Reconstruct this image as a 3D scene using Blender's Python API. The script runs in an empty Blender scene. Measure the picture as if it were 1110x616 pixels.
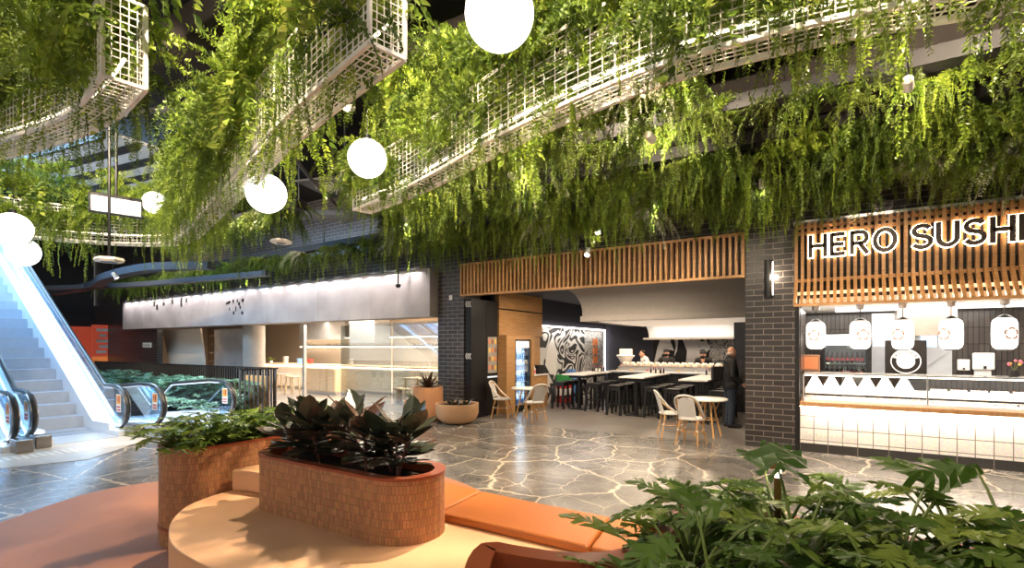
import bpy, math, random
from math import sin, cos, pi, radians, sqrt, atan2
from mathutils import Vector, Matrix
random.seed(7)
scn = bpy.context.scene
COL = scn.collection

# ---------------------------------------------------------------- camera, world, exposure
cam_d = bpy.data.cameras.new('camera'); cam = bpy.data.objects.new('camera', cam_d); COL.objects.link(cam)
cam.location = (0, 0, 1.75); cam.rotation_euler = (radians(90), 0, radians(32.51))
cam_d.sensor_width = 36; cam_d.lens = 36*550/1110; cam_d.shift_y = -68/1110*-1
cam_d.clip_start = .05; cam_d.clip_end = 200
scn.camera = cam
w = bpy.data.worlds.new('world'); scn.world = w; w.use_nodes = True
w.node_tree.nodes['Background'].inputs[0].default_value = (1, .93, .84, 1)
w.node_tree.nodes['Background'].inputs[1].default_value = .45
vs = scn.view_settings
vs.view_transform = 'Standard'; vs.look = 'None'; vs.gamma = 1; vs.use_curve_mapping = False; vs.exposure = 0.75
WARM = (1, .80, .58); NEUT = (1, .93, .84); COOL = (.62, .82, 1)

def light(kind, loc, energy, color=WARM, target=None, size=.1, angle=60, blend=.5, sy=None, parent=None):
    d = bpy.data.lights.new('lamp_light', kind); d.energy = energy; d.color = color
    if kind == 'SPOT': d.spot_size = radians(angle); d.spot_blend = blend; d.shadow_soft_size = size
    elif kind == 'AREA':
        d.size = size
        if sy: d.shape = 'RECTANGLE'; d.size_y = sy
    else: d.shadow_soft_size = size
    o = bpy.data.objects.new('lamp_light', d); COL.objects.link(o); o.location = loc
    if target is not None: o.rotation_euler = (Vector(target)-Vector(loc)).to_track_quat('-Z', 'Y').to_euler()
    if parent: o.parent = parent
    return o

# large area lights: shop ceilings, skylight over the escalators (only the kiosk and skylight panels are built below)
light('AREA', (.9, 11.0, 2.42), 75, NEUT, (.9, 11.0, 0), 3.2, sy=1.6)            # sushi kiosk ceiling panel
light('AREA', (-4.2, 15.6, 2.36), 75, WARM, (-4.2, 15.6, 0), 4.2, sy=.8)          # lamp under the restaurant bulkhead
light('AREA', (-4.6, 11.2, 3.1), 105, WARM, (-4.6, 11.2, 0), 3.4, sy=1.2)         # restaurant entrance ceiling
light('AREA', (-14.5, 13.4, 2.9), 1000, (1, .84, .66), (-14.5, 13.4, 0), 11, sy=3.5)  # left eatery ceiling
light('AREA', (-16, 3.8, 6.1), 900, (.42, .70, 1), (-16, 3.8, 0), 8, sy=4)       # skylight over the escalators

# ---------------------------------------------------------------- materials
MATS = {}
def nt(m): return m.node_tree.nodes, m.node_tree.links
def mat(name, col, rough=.5, metal=0, es=0, ecol=None, var=.12, vscale=9, spec=.5, bump=0, bscale=60):
    """procedural principled: colour broken up by noise, optional fine bump"""
    if name in MATS: return MATS[name]
    m = bpy.data.materials.new(name); m.use_nodes = True; N, L = nt(m); p = N['Principled BSDF']
    p.inputs['Roughness'].default_value = rough; p.inputs['Metallic'].default_value = metal
    p.inputs['Specular IOR Level'].default_value = spec
    p.inputs['Base Color'].default_value = (*col, 1)
    tc = N.new('ShaderNodeTexCoord')
    if var:
        nz = N.new('ShaderNodeTexNoise'); nz.inputs['Scale'].default_value = vscale; nz.inputs['Detail'].default_value = 4
        L.new(tc.outputs['Object'], nz.inputs['Vector'])
        mx = N.new('ShaderNodeMix'); mx.data_type = 'RGBA'
        mx.inputs[6].default_value = (*[max(0, c*(1-var)) for c in col], 1); mx.inputs[7].default_value = (*[min(1, c*(1+var)) for c in col], 1)
        L.new(nz.outputs['Fac'], mx.inputs[0]); L.new(mx.outputs[2], p.inputs['Base Color'])
    if bump:
        nb = N.new('ShaderNodeTexNoise'); nb.inputs['Scale'].default_value = bscale; L.new(tc.outputs['Object'], nb.inputs['Vector'])
        b = N.new('ShaderNodeBump'); b.inputs['Strength'].default_value = bump; b.inputs['Distance'].default_value = .01
        L.new(nb.outputs['Fac'], b.inputs['Height']); L.new(b.outputs[0], p.inputs['Normal'])
    if es:
        p.inputs['Emission Color'].default_value = (*(ecol or col), 1); p.inputs['Emission Strength'].default_value = es
    MATS[name] = m; return m

def brickmat(name, c1, c2, mortar, bw, rh, ms=.008, off=.5, rough=.35, bump=.4, spec=.5, coord='UV', cshift=0):
    m = bpy.data.materials.new(name); m.use_nodes = True; N, L = nt(m); p = N['Principled BSDF']
    tc = N.new('ShaderNodeTexCoord'); b = N.new('ShaderNodeTexBrick')
    L.new(tc.outputs[coord], b.inputs['Vector'])
    b.inputs['Color1'].default_value = (*c1, 1); b.inputs['Color2'].default_value = (*c2, 1); b.inputs['Mortar'].default_value = (*mortar, 1)
    b.inputs['Scale'].default_value = 1; b.inputs['Mortar Size'].default_value = ms; b.inputs['Mortar Smooth'].default_value = .1
    b.inputs['Brick Width'].default_value = bw; b.inputs['Row Height'].default_value = rh; b.offset = off; b.inputs['Bias'].default_value = cshift
    nz = N.new('ShaderNodeTexNoise'); nz.inputs['Scale'].default_value = 35; L.new(tc.outputs[coord], nz.inputs['Vector'])
    mx = N.new('ShaderNodeMix'); mx.data_type = 'RGBA'; mx.blend_type = 'MULTIPLY'; mx.inputs[0].default_value = .45
    L.new(b.outputs['Color'], mx.inputs[6]); L.new(nz.outputs['Color'], mx.inputs[7])
    hs = N.new('ShaderNodeHueSaturation'); L.new(mx.outputs[2], hs.inputs['Color']); hs.inputs['Value'].default_value = 1.25; hs.inputs['Saturation'].default_value = .95
    L.new(hs.outputs[0], p.inputs['Base Color']); p.inputs['Roughness'].default_value = rough; p.inputs['Specular IOR Level'].default_value = spec
    bp = N.new('ShaderNodeBump'); bp.inputs['Strength'].default_value = bump; bp.inputs['Distance'].default_value = .006; bp.invert = True
    L.new(b.outputs['Fac'], bp.inputs['Height']); L.new(bp.outputs[0], p.inputs['Normal'])
    MATS[name] = m; return m

def woodmat(name, c1, c2, scale=(3, 3, 40), rough=.45):
    m = bpy.data.materials.new(name); m.use_nodes = True; N, L = nt(m); p = N['Principled BSDF']
    tc = N.new('ShaderNodeTexCoord'); mp = N.new('ShaderNodeMapping'); mp.inputs['Scale'].default_value = scale
    L.new(tc.outputs['Object'], mp.inputs[0]); nz = N.new('ShaderNodeTexNoise'); nz.inputs['Scale'].default_value = 1; nz.inputs['Detail'].default_value = 6; nz.inputs['Distortion'].default_value = .6
    L.new(mp.outputs[0], nz.inputs['Vector']); r = N.new('ShaderNodeValToRGB')
    r.color_ramp.elements[0].position = .3; r.color_ramp.elements[0].color = (*c1, 1); r.color_ramp.elements[1].position = .7; r.color_ramp.elements[1].color = (*c2, 1)
    L.new(nz.outputs['Fac'], r.inputs[0]); L.new(r.outputs[0], p.inputs['Base Color']); p.inputs['Roughness'].default_value = rough
    MATS[name] = m; return m

def leafmat(name, dark, mid, bright, trans=.35, rough=.45):
    m = bpy.data.materials.new(name); m.use_nodes = True; N, L = nt(m); p = N['Principled BSDF']; out = N['Material Output']
    at = N.new('ShaderNodeAttribute'); at.attribute_name = 'rnd'
    oi = N.new('ShaderNodeObjectInfo'); ad = N.new('ShaderNodeMath'); ad.operation = 'MULTIPLY_ADD'; ad.inputs[1].default_value = .45
    sc = N.new('ShaderNodeMath'); sc.operation = 'MULTIPLY'; sc.inputs[1].default_value = .6; L.new(at.outputs['Fac'], sc.inputs[0])
    L.new(oi.outputs['Random'], ad.inputs[0]); L.new(sc.outputs[0], ad.inputs[2])
    r = N.new('ShaderNodeValToRGB'); e = r.color_ramp.elements
    e[0].position = .1; e[0].color = (*dark, 1); e[1].position = .95; e[1].color = (*bright, 1); q = e.new(.55); q.color = (*mid, 1)
    L.new(ad.outputs[0], r.inputs[0]); L.new(r.outputs[0], p.inputs['Base Color']); p.inputs['Roughness'].default_value = rough; p.inputs['Specular IOR Level'].default_value = .4
    t = N.new('ShaderNodeBsdfTranslucent'); L.new(r.outputs[0], t.inputs[0]); ms = N.new('ShaderNodeMixShader'); ms.inputs[0].default_value = trans
    L.new(p.outputs[0], ms.inputs[1]); L.new(t.outputs[0], ms.inputs[2]); L.new(ms.outputs[0], out.inputs[0])
    MATS[name] = m; return m

def glassmat(name, tint, refl=.12, rough=.02):
    m = bpy.data.materials.new(name); m.use_nodes = True; N, L = nt(m); out = N['Material Output']; N.remove(N['Principled BSDF'])
    t = N.new('ShaderNodeBsdfTransparent'); t.inputs[0].default_value = (*tint, 1)
    g = N.new('ShaderNodeBsdfGlossy'); g.inputs['Roughness'].default_value = rough; g.inputs['Color'].default_value = (.95, .97, 1, 1)
    f = N.new('ShaderNodeLayerWeight'); f.inputs[0].default_value = .35
    ma = N.new('ShaderNodeMath'); ma.operation = 'MULTIPLY_ADD'; ma.inputs[1].default_value = .5; ma.inputs[2].default_value = refl; L.new(f.outputs['Fresnel'], ma.inputs[0])
    ms = N.new('ShaderNodeMixShader'); L.new(ma.outputs[0], ms.inputs[0]); L.new(t.outputs[0], ms.inputs[1]); L.new(g.outputs[0], ms.inputs[2]); L.new(ms.outputs[0], out.inputs[0])
    MATS[name] = m; return m

def marble():
    m = bpy.data.materials.new('cracked_marble'); m.use_nodes = True; N, L = nt(m); p = N['Principled BSDF']
    tc = N.new('ShaderNodeTexCoord')
    dn = N.new('ShaderNodeTexNoise'); dn.inputs['Scale'].default_value = 1.6; dn.inputs['Detail'].default_value = 5; L.new(tc.outputs['Object'], dn.inputs['Vector'])
    va = N.new('ShaderNodeVectorMath'); va.operation = 'MULTIPLY_ADD'; va.inputs[1].default_value = (.45, .45, 0); L.new(dn.outputs['Color'], va.inputs[0]); L.new(tc.outputs['Object'], va.inputs[2])
    def vein(scale, wid, seed):
        v = N.new('ShaderNodeTexVoronoi'); v.feature = 'DISTANCE_TO_EDGE'; v.voronoi_dimensions = '2D'; v.inputs['Scale'].default_value = scale
        o = N.new('ShaderNodeVectorMath'); o.operation = 'ADD'; o.inputs[1].default_value = (seed, seed*.7, 0); L.new(va.outputs[0], o.inputs[0]); L.new(o.outputs[0], v.inputs['Vector'])
        r = N.new('ShaderNodeMapRange'); r.inputs[1].default_value = wid*.25; r.inputs[2].default_value = wid; r.inputs[3].default_value = 1; r.inputs[4].default_value = 0
        L.new(v.outputs['Distance'], r.inputs[0]); return r.outputs[0]
    v1 = vein(.8, .022, 3.1); v2 = vein(2.3, .03, 8.4); v3 = vein(7.5, .05, 1.7)
    mk = N.new('ShaderNodeTexNoise'); mk.inputs['Scale'].default_value = .9; L.new(tc.outputs['Object'], mk.inputs['Vector'])
    mr = N.new('ShaderNodeMapRange'); mr.inputs[1].default_value = .40; mr.inputs[2].default_value = .55; L.new(mk.outputs['Fac'], mr.inputs[0])
    def mul(a, b):
        q = N.new('ShaderNodeMath'); q.operation = 'MULTIPLY'; L.new(a, q.inputs[0])
        if isinstance(b, float): q.inputs[1].default_value = b
        else: L.new(b, q.inputs[1])
        return q.outputs[0]
    def mxm(a, b):
        q = N.new('ShaderNodeMath'); q.operation = 'MAXIMUM'; L.new(a, q.inputs[0]); L.new(b, q.inputs[1]); return q.outputs[0]
    fac = mxm(mul(v1, .85), mxm(mul(mul(v2, mr.outputs[0]), .7), mul(v3, .17)))
    cl = N.new('ShaderNodeTexNoise'); cl.inputs['Scale'].default_value = 2.2; cl.inputs['Detail'].default_value = 8; L.new(va.outputs[0], cl.inputs['Vector'])
    r = N.new('ShaderNodeValToRGB'); r.color_ramp.elements[0].position = .3; r.color_ramp.elements[0].color = (.10, .095, .088, 1); r.color_ramp.elements[1].position = .75; r.color_ramp.elements[1].color = (.24, .22, .20, 1)
    L.new(cl.outputs['Fac'], r.inputs[0])
    mx = N.new('ShaderNodeMix'); mx.data_type = 'RGBA'; mx.inputs[7].default_value = (.68, .58, .45, 1); L.new(r.outputs[0], mx.inputs[6]); L.new(fac, mx.inputs[0])
    L.new(mx.outputs[2], p.inputs['Base Color']); p.inputs['Roughness'].default_value = .21; p.inputs['Specular IOR Level'].default_value = .6
    MATS['marble'] = m; return m

def swirl(name, dark, pale, scale, dist, thr, rough=.6):
    """hand-inked black and white swirling lines"""
    m = bpy.data.materials.new(name); m.use_nodes = True; N, L = nt(m); p = N['Principled BSDF']
    tc = N.new('ShaderNodeTexCoord'); nz = N.new('ShaderNodeTexNoise'); nz.inputs['Scale'].default_value = scale; nz.inputs['Detail'].default_value = 1; nz.inputs['Distortion'].default_value = 1.2
    L.new(tc.outputs['UV'], nz.inputs['Vector']); wv = N.new('ShaderNodeMath'); wv.operation = 'PINGPONG'; wv.inputs[1].default_value = 1
    ml = N.new('ShaderNodeMath'); ml.operation = 'MULTIPLY'; ml.inputs[1].default_value = dist; L.new(nz.outputs['Fac'], ml.inputs[0]); L.new(ml.outputs[0], wv.inputs[0])
    r = N.new('ShaderNodeValToRGB'); r.color_ramp.interpolation = 'LINEAR'; r.color_ramp.elements[0].position = thr; r.color_ramp.elements[0].color = (*dark, 1); r.color_ramp.elements[1].position = thr+.06; r.color_ramp.elements[1].color = (*pale, 1)
    L.new(wv.outputs[0], r.inputs[0]); L.new(r.outputs[0], p.inputs['Base Color']); p.inputs['Roughness'].default_value = rough
    MATS[name] = m; return m

marble(); mat('letter_brown', (.06, .04, .03), .5); mat('bulkhead_grey', (.045, .05, .062), .5)
brickmat('black_brick', (.022, .02, .021), (.038, .034, .034), (.17, .15, .135), .30, .098, .007, .5, .3, .5)
brickmat('black_stack_tile', (.028, .03, .034), (.035, .037, .042), (.006, .006, .007), .075, .24, .006, 0, .22, .5)
brickmat('brown_stack_tile', (.05, .04, .036), (.075, .06, .05), (.02, .016, .014), .075, .30, .007, 0, .25, .5)
brickmat('white_tile', (.86, .83, .79), (.80, .77, .73), (.28, .24, .20), .2, .2, .007, 0, .12, .3)
brickmat('kick_tile', (.035, .033, .032), (.04, .038, .036), (.2, .18, .16), .4, .2, .006, 0, .3, .3)
brickmat('wood_mosaic', (.50, .22, .075), (.34, .14, .048), (.22, .09, .035), .024, .056, .0016, .5, .5, .5)
brickmat('floor_tile_grey', (.15, .13, .115), (.18, .16, .14), (.07, .062, .055), .6, .3, .004, .5, .35, .15)
brickmat('pale_stone_paving', (.62, .58, .53), (.58, .54, .49), (.42, .38, .34), .9, .9, .006, 0, .3, .1)
woodmat('slat_wood', (.34, .17, .06), (.54, .29, .11))
woodmat('oak', (.36, .19, .07), (.52, .29, .12))
woodmat('ledge_oak', (.42, .21, .09), (.55, .30, .13), (40, 3, 3))
woodmat('bamboo', (.50, .26, .09), (.68, .40, .16), (9, 9, 9), .35)
woodmat('pale_timber', (.50, .36, .22), (.64, .48, .31))
leafmat('leaf_fern', (.035, .065, .007), (.112, .185, .017), (.27, .345, .04))
leafmat('leaf_pothos', (.09, .16, .02), (.24, .34, .05), (.48, .52, .10), .4)
leafmat('leaf_deep', (.028, .045, .006), (.08, .11, .013), (.15, .19, .025), .25)
leafmat('leaf_bush', (.07, .115, .01), (.19, .28, .022), (.37, .45, .055))
leafmat('leaf_philo', (.035, .085, .010), (.09, .165, .026), (.31, .39, .07), .28, .36)
leafmat('leaf_xanadu', (.05, .10, .015), (.15, .24, .03), (.36, .44, .08), .3, .35)
leafmat('leaf_ficus', (.022, .030, .018), (.055, .065, .04), (.17, .085, .06), .1, .3)
leafmat('leaf_brom', (.03, .025, .012), (.07, .035, .018), (.11, .06, .02), .15, .35)
leafmat('leaf_pale', (.20, .24, .13), (.38, .40, .26), (.55, .55, .40), .3)
leafmat('leaf_monstera', (.05, .11, .07), (.13, .26, .17), (.32, .50, .36), .25, .3)
mat('stem_green', (.12, .17, .03), .5); mat('stem_red', (.16, .05, .03), .5); mat('stem_brown', (.06, .035, .015), .7)
mat('soil', (.018, .011, .007), .95, var=.6, vscale=60, bump=1, bscale=50)
mat('terracotta_floor', (.40, .165, .085), .6, var=.10, vscale=3)
mat('deck_resin', (.70, .40, .215), .55, var=.07, vscale=5, bump=.08)
mat('orange_vinyl', (.40, .115, .018), .42, var=.06, bump=.1, bscale=120)
mat('rim_metal', (.32, .075, .03), .28, .15, var=.08)
mat('terracotta_pot', (.56, .27, .13), .75, var=.06); mat('terracotta_pale', (.60, .36, .20), .75, var=.06)
mat('white_powder', (.82, .78, .72), .4, var=.03); mat('black_metal', (.012, .012, .013), .4, .3, var=.05); mat('black_satin', (.018, .017, .017), .5, var=.1, spec=.25)
mat('dark_wall', (.022, .022, .026), .8, var=.1); mat('navy_wall', (.03, .032, .045), .75, var=.1); mat('ceiling_black', (.020, .018, .017), .9, spec=.1, var=.4, vscale=2)
mat('beam_brown', (.030, .026, .023), .9, var=.15, spec=.05); mat('duct_grey', (.10, .10, .105), .5, .4)
mat('concrete', (.33, .305, .30), .7, var=.45, vscale=1.3); mat('concrete_grey', (.215, .198, .182), .8, var=.12, vscale=14)
mat('column_concrete', (.36, .335, .31), .7, var=.15)
mat('cream_wall', (.70, .58, .45), .6, var=.05); mat('cream_panel', (.80, .72, .62), .5, var=.04); mat('white_wall', (.80, .77, .74), .6, var=.03)
mat('steel', (.55, .55, .55), .28, .75, var=.06); mat('steel_brushed', (.55, .57, .60), .34, .55, var=.2, vscale=3); mat('chrome', (.8, .8, .8), .08, 1, var=0)
mat('white_ceramic', (.85, .82, .77), .25, var=.03); mat('table_white', (.72, .69, .65), .4, var=.04)
mat('globe_glass', (1, .97, .93), .3, es=2.6, ecol=(1, .96, .90), var=0); mat('lantern_glow', (1, .96, .9), .4, es=.62, ecol=(1, .95, .88), var=0)
mat('led_warm', (1, .85, .7), .5, es=9, ecol=(1, .82, .62), var=0); mat('led_trough', (1, .9, .75), .5, es=2.6, ecol=(1, .87, .66), var=0); mat('led_pink', (1, .9, .86), .5, es=5, ecol=(1, .86, .82), var=0); mat('led_cool', (.8, .9, 1), .5, es=6, ecol=(.70, .86, 1), var=0)
mat('halo_led', (1, .8, .6), .5, es=11, ecol=(1, .78, .55), var=0); mat('lens', (1, .95, .85), .3, es=30, ecol=(1, .93, .82), var=0)
mat('panel_glow', (1, .96, .9), .5, es=.7, ecol=(1, .93, .86), var=0); mat('soffit_glow', (.8, .7, .6), .5, es=.22, ecol=(1, .85, .7), var=.1); mat('fridge_back', (.25, .24, .23), .5, es=.10, var=0); mat('dome_plastic', (.72, .62, .52), .2); mat('led_soft', (1, .8, .6), .5, es=.55, ecol=(1, .72, .42), var=0); mat('fridge_glow', (.6, .8, 1), .4, es=1.3, ecol=(.55, .78, 1), var=0); mat('screen_glow', (.6, .64, .72), .4, es=.32, ecol=(.75, .82, .95), var=0); mat('hood_steel', (.36, .29, .24), .3, .6)
mat('sky_panel', (.5, .48, .46), .6, es=.08, ecol=(.9, .92, 1), var=.1); mat('shop_red', (.42, .05, .03), .5, es=.18, ecol=(.8, .12, .06), var=.4, vscale=3); mat('shop_orange', (.7, .2, .05), .5, es=.25, ecol=(.9, .25, .06), var=.3, vscale=4)
mat('esc_step', (.40, .46, .55), .4, .3, var=.12); mat('esc_alu', (.78, .83, .9), .25, .3, var=.03); mat('rubber', (.015, .015, .017), .35, var=.05); mat('handrail_side', (.30, .27, .25), .25, .8)
mat('sticker_orange', (.8, .36, .04), .5, var=.05); mat('sticker_white', (.85, .84, .82), .5, var=0); mat('sticker_red', (.5, .05, .04), .5, var=0)
mat('skin', (.55, .30, .20), .5, var=.05); mat('grey_hair', (.45, .33, .27), .7); mat('black_cloth', (.009, .0085, .009), .85, var=.2); mat('denim', (.016, .024, .042), .85, var=.2, vscale=40); mat('dark_hair', (.02, .013, .01), .6); mat('white_cloth', (.75, .74, .72), .8); mat('eye_dark', (.02, .015, .012), .3); mat('lip', (.42, .17, .13), .5)
mat('woven_white', (.72, .69, .65), .6, var=.25, vscale=120, bump=.5, bscale=220); mat('woven_grey', (.58, .56, .54), .6, var=.2, vscale=120)
mat('rice', (.85, .83, .78), .6); mat('nori', (.015, .022, .014), .5); mat('salmon', (.80, .26, .10), .4); mat('tuna', (.50, .06, .05), .4); mat('egg', (.85, .55, .10), .5); mat('green_food', (.15, .30, .06), .5); mat('bottle_red', (.55, .03, .03), .3); mat('bottle_dark', (.03, .012, .01), .2); mat('bottle_blue', (.12, .28, .6), .2); mat('bottle_green', (.04, .3, .08), .3); mat('brown_card', (.36, .16, .08), .6); mat('brass', (.35, .19, .08), .3, .8); mat('pink_soap', (.75, .15, .2), .3)
glassmat('clear_glass', (.93, .95, .95), .05); glassmat('blue_glass', (.72, .87, .97), .10); glassmat('shop_glass', (.86, .90, .90), .16); glassmat('case_glass', (.95, .95, .93), .04)
swirl('ink_swirl', (.02, .02, .022), (.62, .60, .58), 1.1, 15, .50); swirl('ink_fine', (.12, .12, .12), (.58, .56, .54), 2.6, 16, .38)

# ---------------------------------------------------------------- mesh builder
class B:
    def __init__(s): s.v = []; s.f = []; s.uv = {}; s.r = []
    def add(s, vs, fs):
        o = len(s.v); s.v += [tuple(p) for p in vs]; s.f += [tuple(i+o for i in f) for f in fs]; return s
    def box(s, x0, y0, z0, x1, y1, z1):
        return s.add([(x0,y0,z0),(x1,y0,z0),(x1,y1,z0),(x0,y1,z0),(x0,y0,z1),(x1,y0,z1),(x1,y1,z1),(x0,y1,z1)],
                     [(0,3,2,1),(4,5,6,7),(0,1,5,4),(1,2,6,5),(2,3,7,6),(3,0,4,7)])
    def bar(s, a, b, wx, wz, up=(0,0,1)):
        """rectangular bar from a to b"""
        a = Vector(a); b = Vector(b); d = (b-a).normalized(); u = Vector(up)
        if abs(d.dot(u)) > .98: u = Vector((1,0,0))
        x = d.cross(u).normalized(); y = x.cross(d); vs = []
        for p in (a, b):
            for i, j in ((-1,-1),(1,-1),(1,1),(-1,1)): vs.append(p+x*wx/2*i+y*wz/2*j)
        return s.add(vs, [(0,3,2,1),(4,5,6,7),(0,1,5,4),(1,2,6,5),(2,3,7,6),(3,0,4,7)])
    def tube(s, pts, r, n=8, closed=False, cap=True):
        pts = [Vector(p) for p in pts]; k = len(pts); rs = r if isinstance(r, (list, tuple)) else [r]*k
        nrm = None; vs = []
        for i, p in enumerate(pts):
            if closed: t = pts[(i+1) % k]-pts[i-1]
            else: t = pts[min(i+1, k-1)]-pts[max(i-1, 0)]
            t = t.normalized() if t.length > 1e-9 else Vector((0,0,1))
            if nrm is None:
                nrm = t.orthogonal().normalized()
            else:
                nrm = nrm-t*nrm.dot(t); nrm = nrm.normalized() if nrm.length > 1e-6 else t.orthogonal().normalized()
            bn = t.cross(nrm)
            for j in range(n): vs.append(p+nrm*(cos(2*pi*j/n)*rs[i])+bn*(sin(2*pi*j/n)*rs[i]))
        fs = []
        for i in range(k if closed else k-1):
            for j in range(n): a = i*n+j; b2 = i*n+(j+1) % n; c = ((i+1) % k)*n; fs.append((a, b2, c+(j+1) % n, c+j))
        if cap and not closed: fs += [tuple(range(n-1,-1,-1)), tuple(range((k-1)*n, k*n))]
        return s.add(vs, fs)
    def lathe(s, prof, n=24, c=(0,0,0)):
        vs = []; fs = []; k = len(prof)
        for r, z in prof:
            for j in range(n): vs.append((c[0]+r*cos(2*pi*j/n), c[1]+r*sin(2*pi*j/n), c[2]+z))
        for i in range(k-1):
            for j in range(n): fs.append((i*n+j, i*n+(j+1) % n, (i+1)*n+(j+1) % n, (i+1)*n+j))
        if prof[0][0] > 1e-6: fs.append(tuple(range(n-1,-1,-1)))
        if prof[-1][0] > 1e-6: fs.append(tuple(range((k-1)*n, k*n)))
        return s.add(vs, fs)
    def ell(s, c, r, nu=16, nv=10):
        o = len(s.v); s.lathe([(max(1e-7, sin(pi*i/nv)), -cos(pi*i/nv)) for i in range(nv+1)], nu)
        rx, ry, rz = r if isinstance(r, (list, tuple)) else (r, r, r)
        for i in range(o, len(s.v)): x, y, z = s.v[i]; s.v[i] = (c[0]+x*rx, c[1]+y*ry, c[2]+z*rz)
        return s
    def prism(s, poly, z0, z1):
        k = len(poly); vs = [(x,y,z0) for x,y in poly]+[(x,y,z1) for x,y in poly]
        return s.add(vs, [tuple(range(k-1,-1,-1)), tuple(range(k, 2*k))]+[(i,(i+1)%k,k+(i+1)%k,k+i) for i in range(k)])
    def ring(s, outer, inner, z0, z1):
        k = len(outer); vs = [(x,y,z) for pl in (outer, inner) for z in (z0, z1) for x,y in pl]; fs = []
        for i in range(k):
            j = (i+1)%k
            fs += [(i,j,k+j,k+i), (2*k+j,2*k+i,3*k+i,3*k+j), (k+i,k+j,3*k+j,3*k+i), (j,i,2*k+i,2*k+j)]
        return s.add(vs, fs)
    def band(s, poly, z0, z1):
        """side wall of an outline with UVs running round it in metres"""
        k = len(poly); o = len(s.v); u = 0
        for i in range(k):
            a = poly[i]; b2 = poly[(i+1)%k]; l = math.dist(a, b2); fi = len(s.f)
            s.add([(a[0],a[1],z0),(b2[0],b2[1],z0),(b2[0],b2[1],z1),(a[0],a[1],z1)], [(0,1,2,3)])
            s.uv[fi] = [(u,z0),(u+l,z0),(u+l,z1),(u,z1)]; u += l
        return s
    def mesh(s, name, material, smooth=False, ang=35):
        me = bpy.data.meshes.new(name); me.from_pydata(s.v, [], s.f); me.update()
        uvl = me.uv_layers.new(name='UVMap'); dat = [0.0]*(2*len(me.loops))
        for p in me.polygons:
            c = s.uv.get(p.index); n = p.normal; ax = max(range(3), key=lambda i: abs(n[i]))
            for q, li in enumerate(p.loop_indices):
                if c: uv = c[q]
                else:
                    x, y, z = s.v[me.loops[li].vertex_index]; uv = (y, z) if ax == 0 else (x, z) if ax == 1 else (x, y)
                dat[2*li], dat[2*li+1] = uv
        uvl.data.foreach_set('uv', dat)
        if s.r:
            a = me.attributes.new('rnd', 'FLOAT', 'FACE'); a.data.foreach_set('value', s.r)
        me.materials.append(MATS[material] if isinstance(material, str) else material)
        if smooth:
            me.polygons.foreach_set('use_smooth', [True]*len(me.polygons)); me.set_sharp_from_angle(angle=radians(ang))
        return me
    def obj(s, name, material, parent=None, smooth=False, loc=None, rz=0, bev=0, ang=35, label=None):
        o = bpy.data.objects.new(name, s.mesh(name, material, smooth, ang)); COL.objects.link(o)
        if parent: o.parent = parent
        if loc: o.location = loc
        if rz: o.rotation_euler.z = rz
        if bev: m = o.modifiers.new('bevel', 'BEVEL'); m.width = bev; m.segments = 2; m.limit_method = 'ANGLE'
        if label: o['label'] = label
        return o
def tag(o, label, cat, group=None, kind=None):
    o['label'] = label; o['category'] = cat
    if group: o['group'] = group
    if kind: o['kind'] = kind
    return o
def thing(name, label, cat, loc=(0,0,0), rz=0, group=None):
    o = bpy.data.objects.new(name, None); COL.objects.link(o); o.location = loc; o.rotation_euler.z = rz; o.empty_display_size = .1
    return tag(o, label, cat, group)
def struct(o, label=None):
    o['kind'] = 'structure'
    if label: o['label'] = label
    return o
def dup(root, loc=None, rz=None, label=None, group=None, scale=None):
    def cp(o, par):
        c = o.copy(); COL.objects.link(c)
        if par: c.parent = par
        for ch in list(o.children): cp(ch, c)
        return c
    r = cp(root, None)
    if loc is not None: r.location = loc
    if rz is not None: r.rotation_euler.z = rz
    if label: r['label'] = label
    if group: r['group'] = group
    if scale: r.scale = (scale,)*3
    return r
def spline(P, step=.1, closed=False):
    """Catmull-Rom through points, evenly resampled"""
    P = [Vector(p) for p in P]; n = len(P); out = []
    for i in range(n if closed else n-1):
        if closed: a, b, c, d = P[i-1], P[i], P[(i+1)%n], P[(i+2)%n]
        else: a, b, c, d = P[max(i-1,0)], P[i], P[i+1], P[min(i+2,n-1)]
        for k in range(24):
            t = k/24; out.append(.5*((2*b)+(c-a)*t+(2*a-5*b+4*c-d)*t*t+(3*b-a-3*c+d)*t**3))
    if not closed: out.append(P[-1])
    res = [out[0]]; acc = 0
    seq = out[1:]+([out[0]] if closed else [])
    for p, q in zip(out, seq):
        acc += (q-p).length
        if acc >= step: res.append(q); acc = 0
    if closed and (res[-1]-res[0]).length < step*.5: res.pop()
    return res
def offset(P, d, closed=False):
    out = []; n = len(P); P = [Vector((p[0], p[1])) for p in P]
    for i in range(n):
        t = (P[(i+1)%n]-P[i-1]) if closed else P[min(i+1,n-1)]-P[max(i-1,0)]
        t = Vector((t[0], t[1])).normalized(); out.append((P[i][0]-t.y*d, P[i][1]+t.x*d))
    return out
def stadium(x0, y0, x1, y1, r, n=14):
    """outline round two end centres"""
    a = atan2(y1-y0, x1-x0); out = []
    for c, s in (((x1,y1), a-pi/2), ((x0,y0), a+pi/2)):
        out += [(c[0]+r*cos(s+pi*i/n), c[1]+r*sin(s+pi*i/n)) for i in range(n+1)]
    res = []
    for i, p in enumerate(out):      # split the straights so tiles keep their size
        q = out[(i+1)%len(out)]; k = max(1, int(math.dist(p,q)/.12))
        res += [(p[0]+(q[0]-p[0])*j/k, p[1]+(q[1]-p[1])*j/k) for j in range(k)]
    return res

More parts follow.
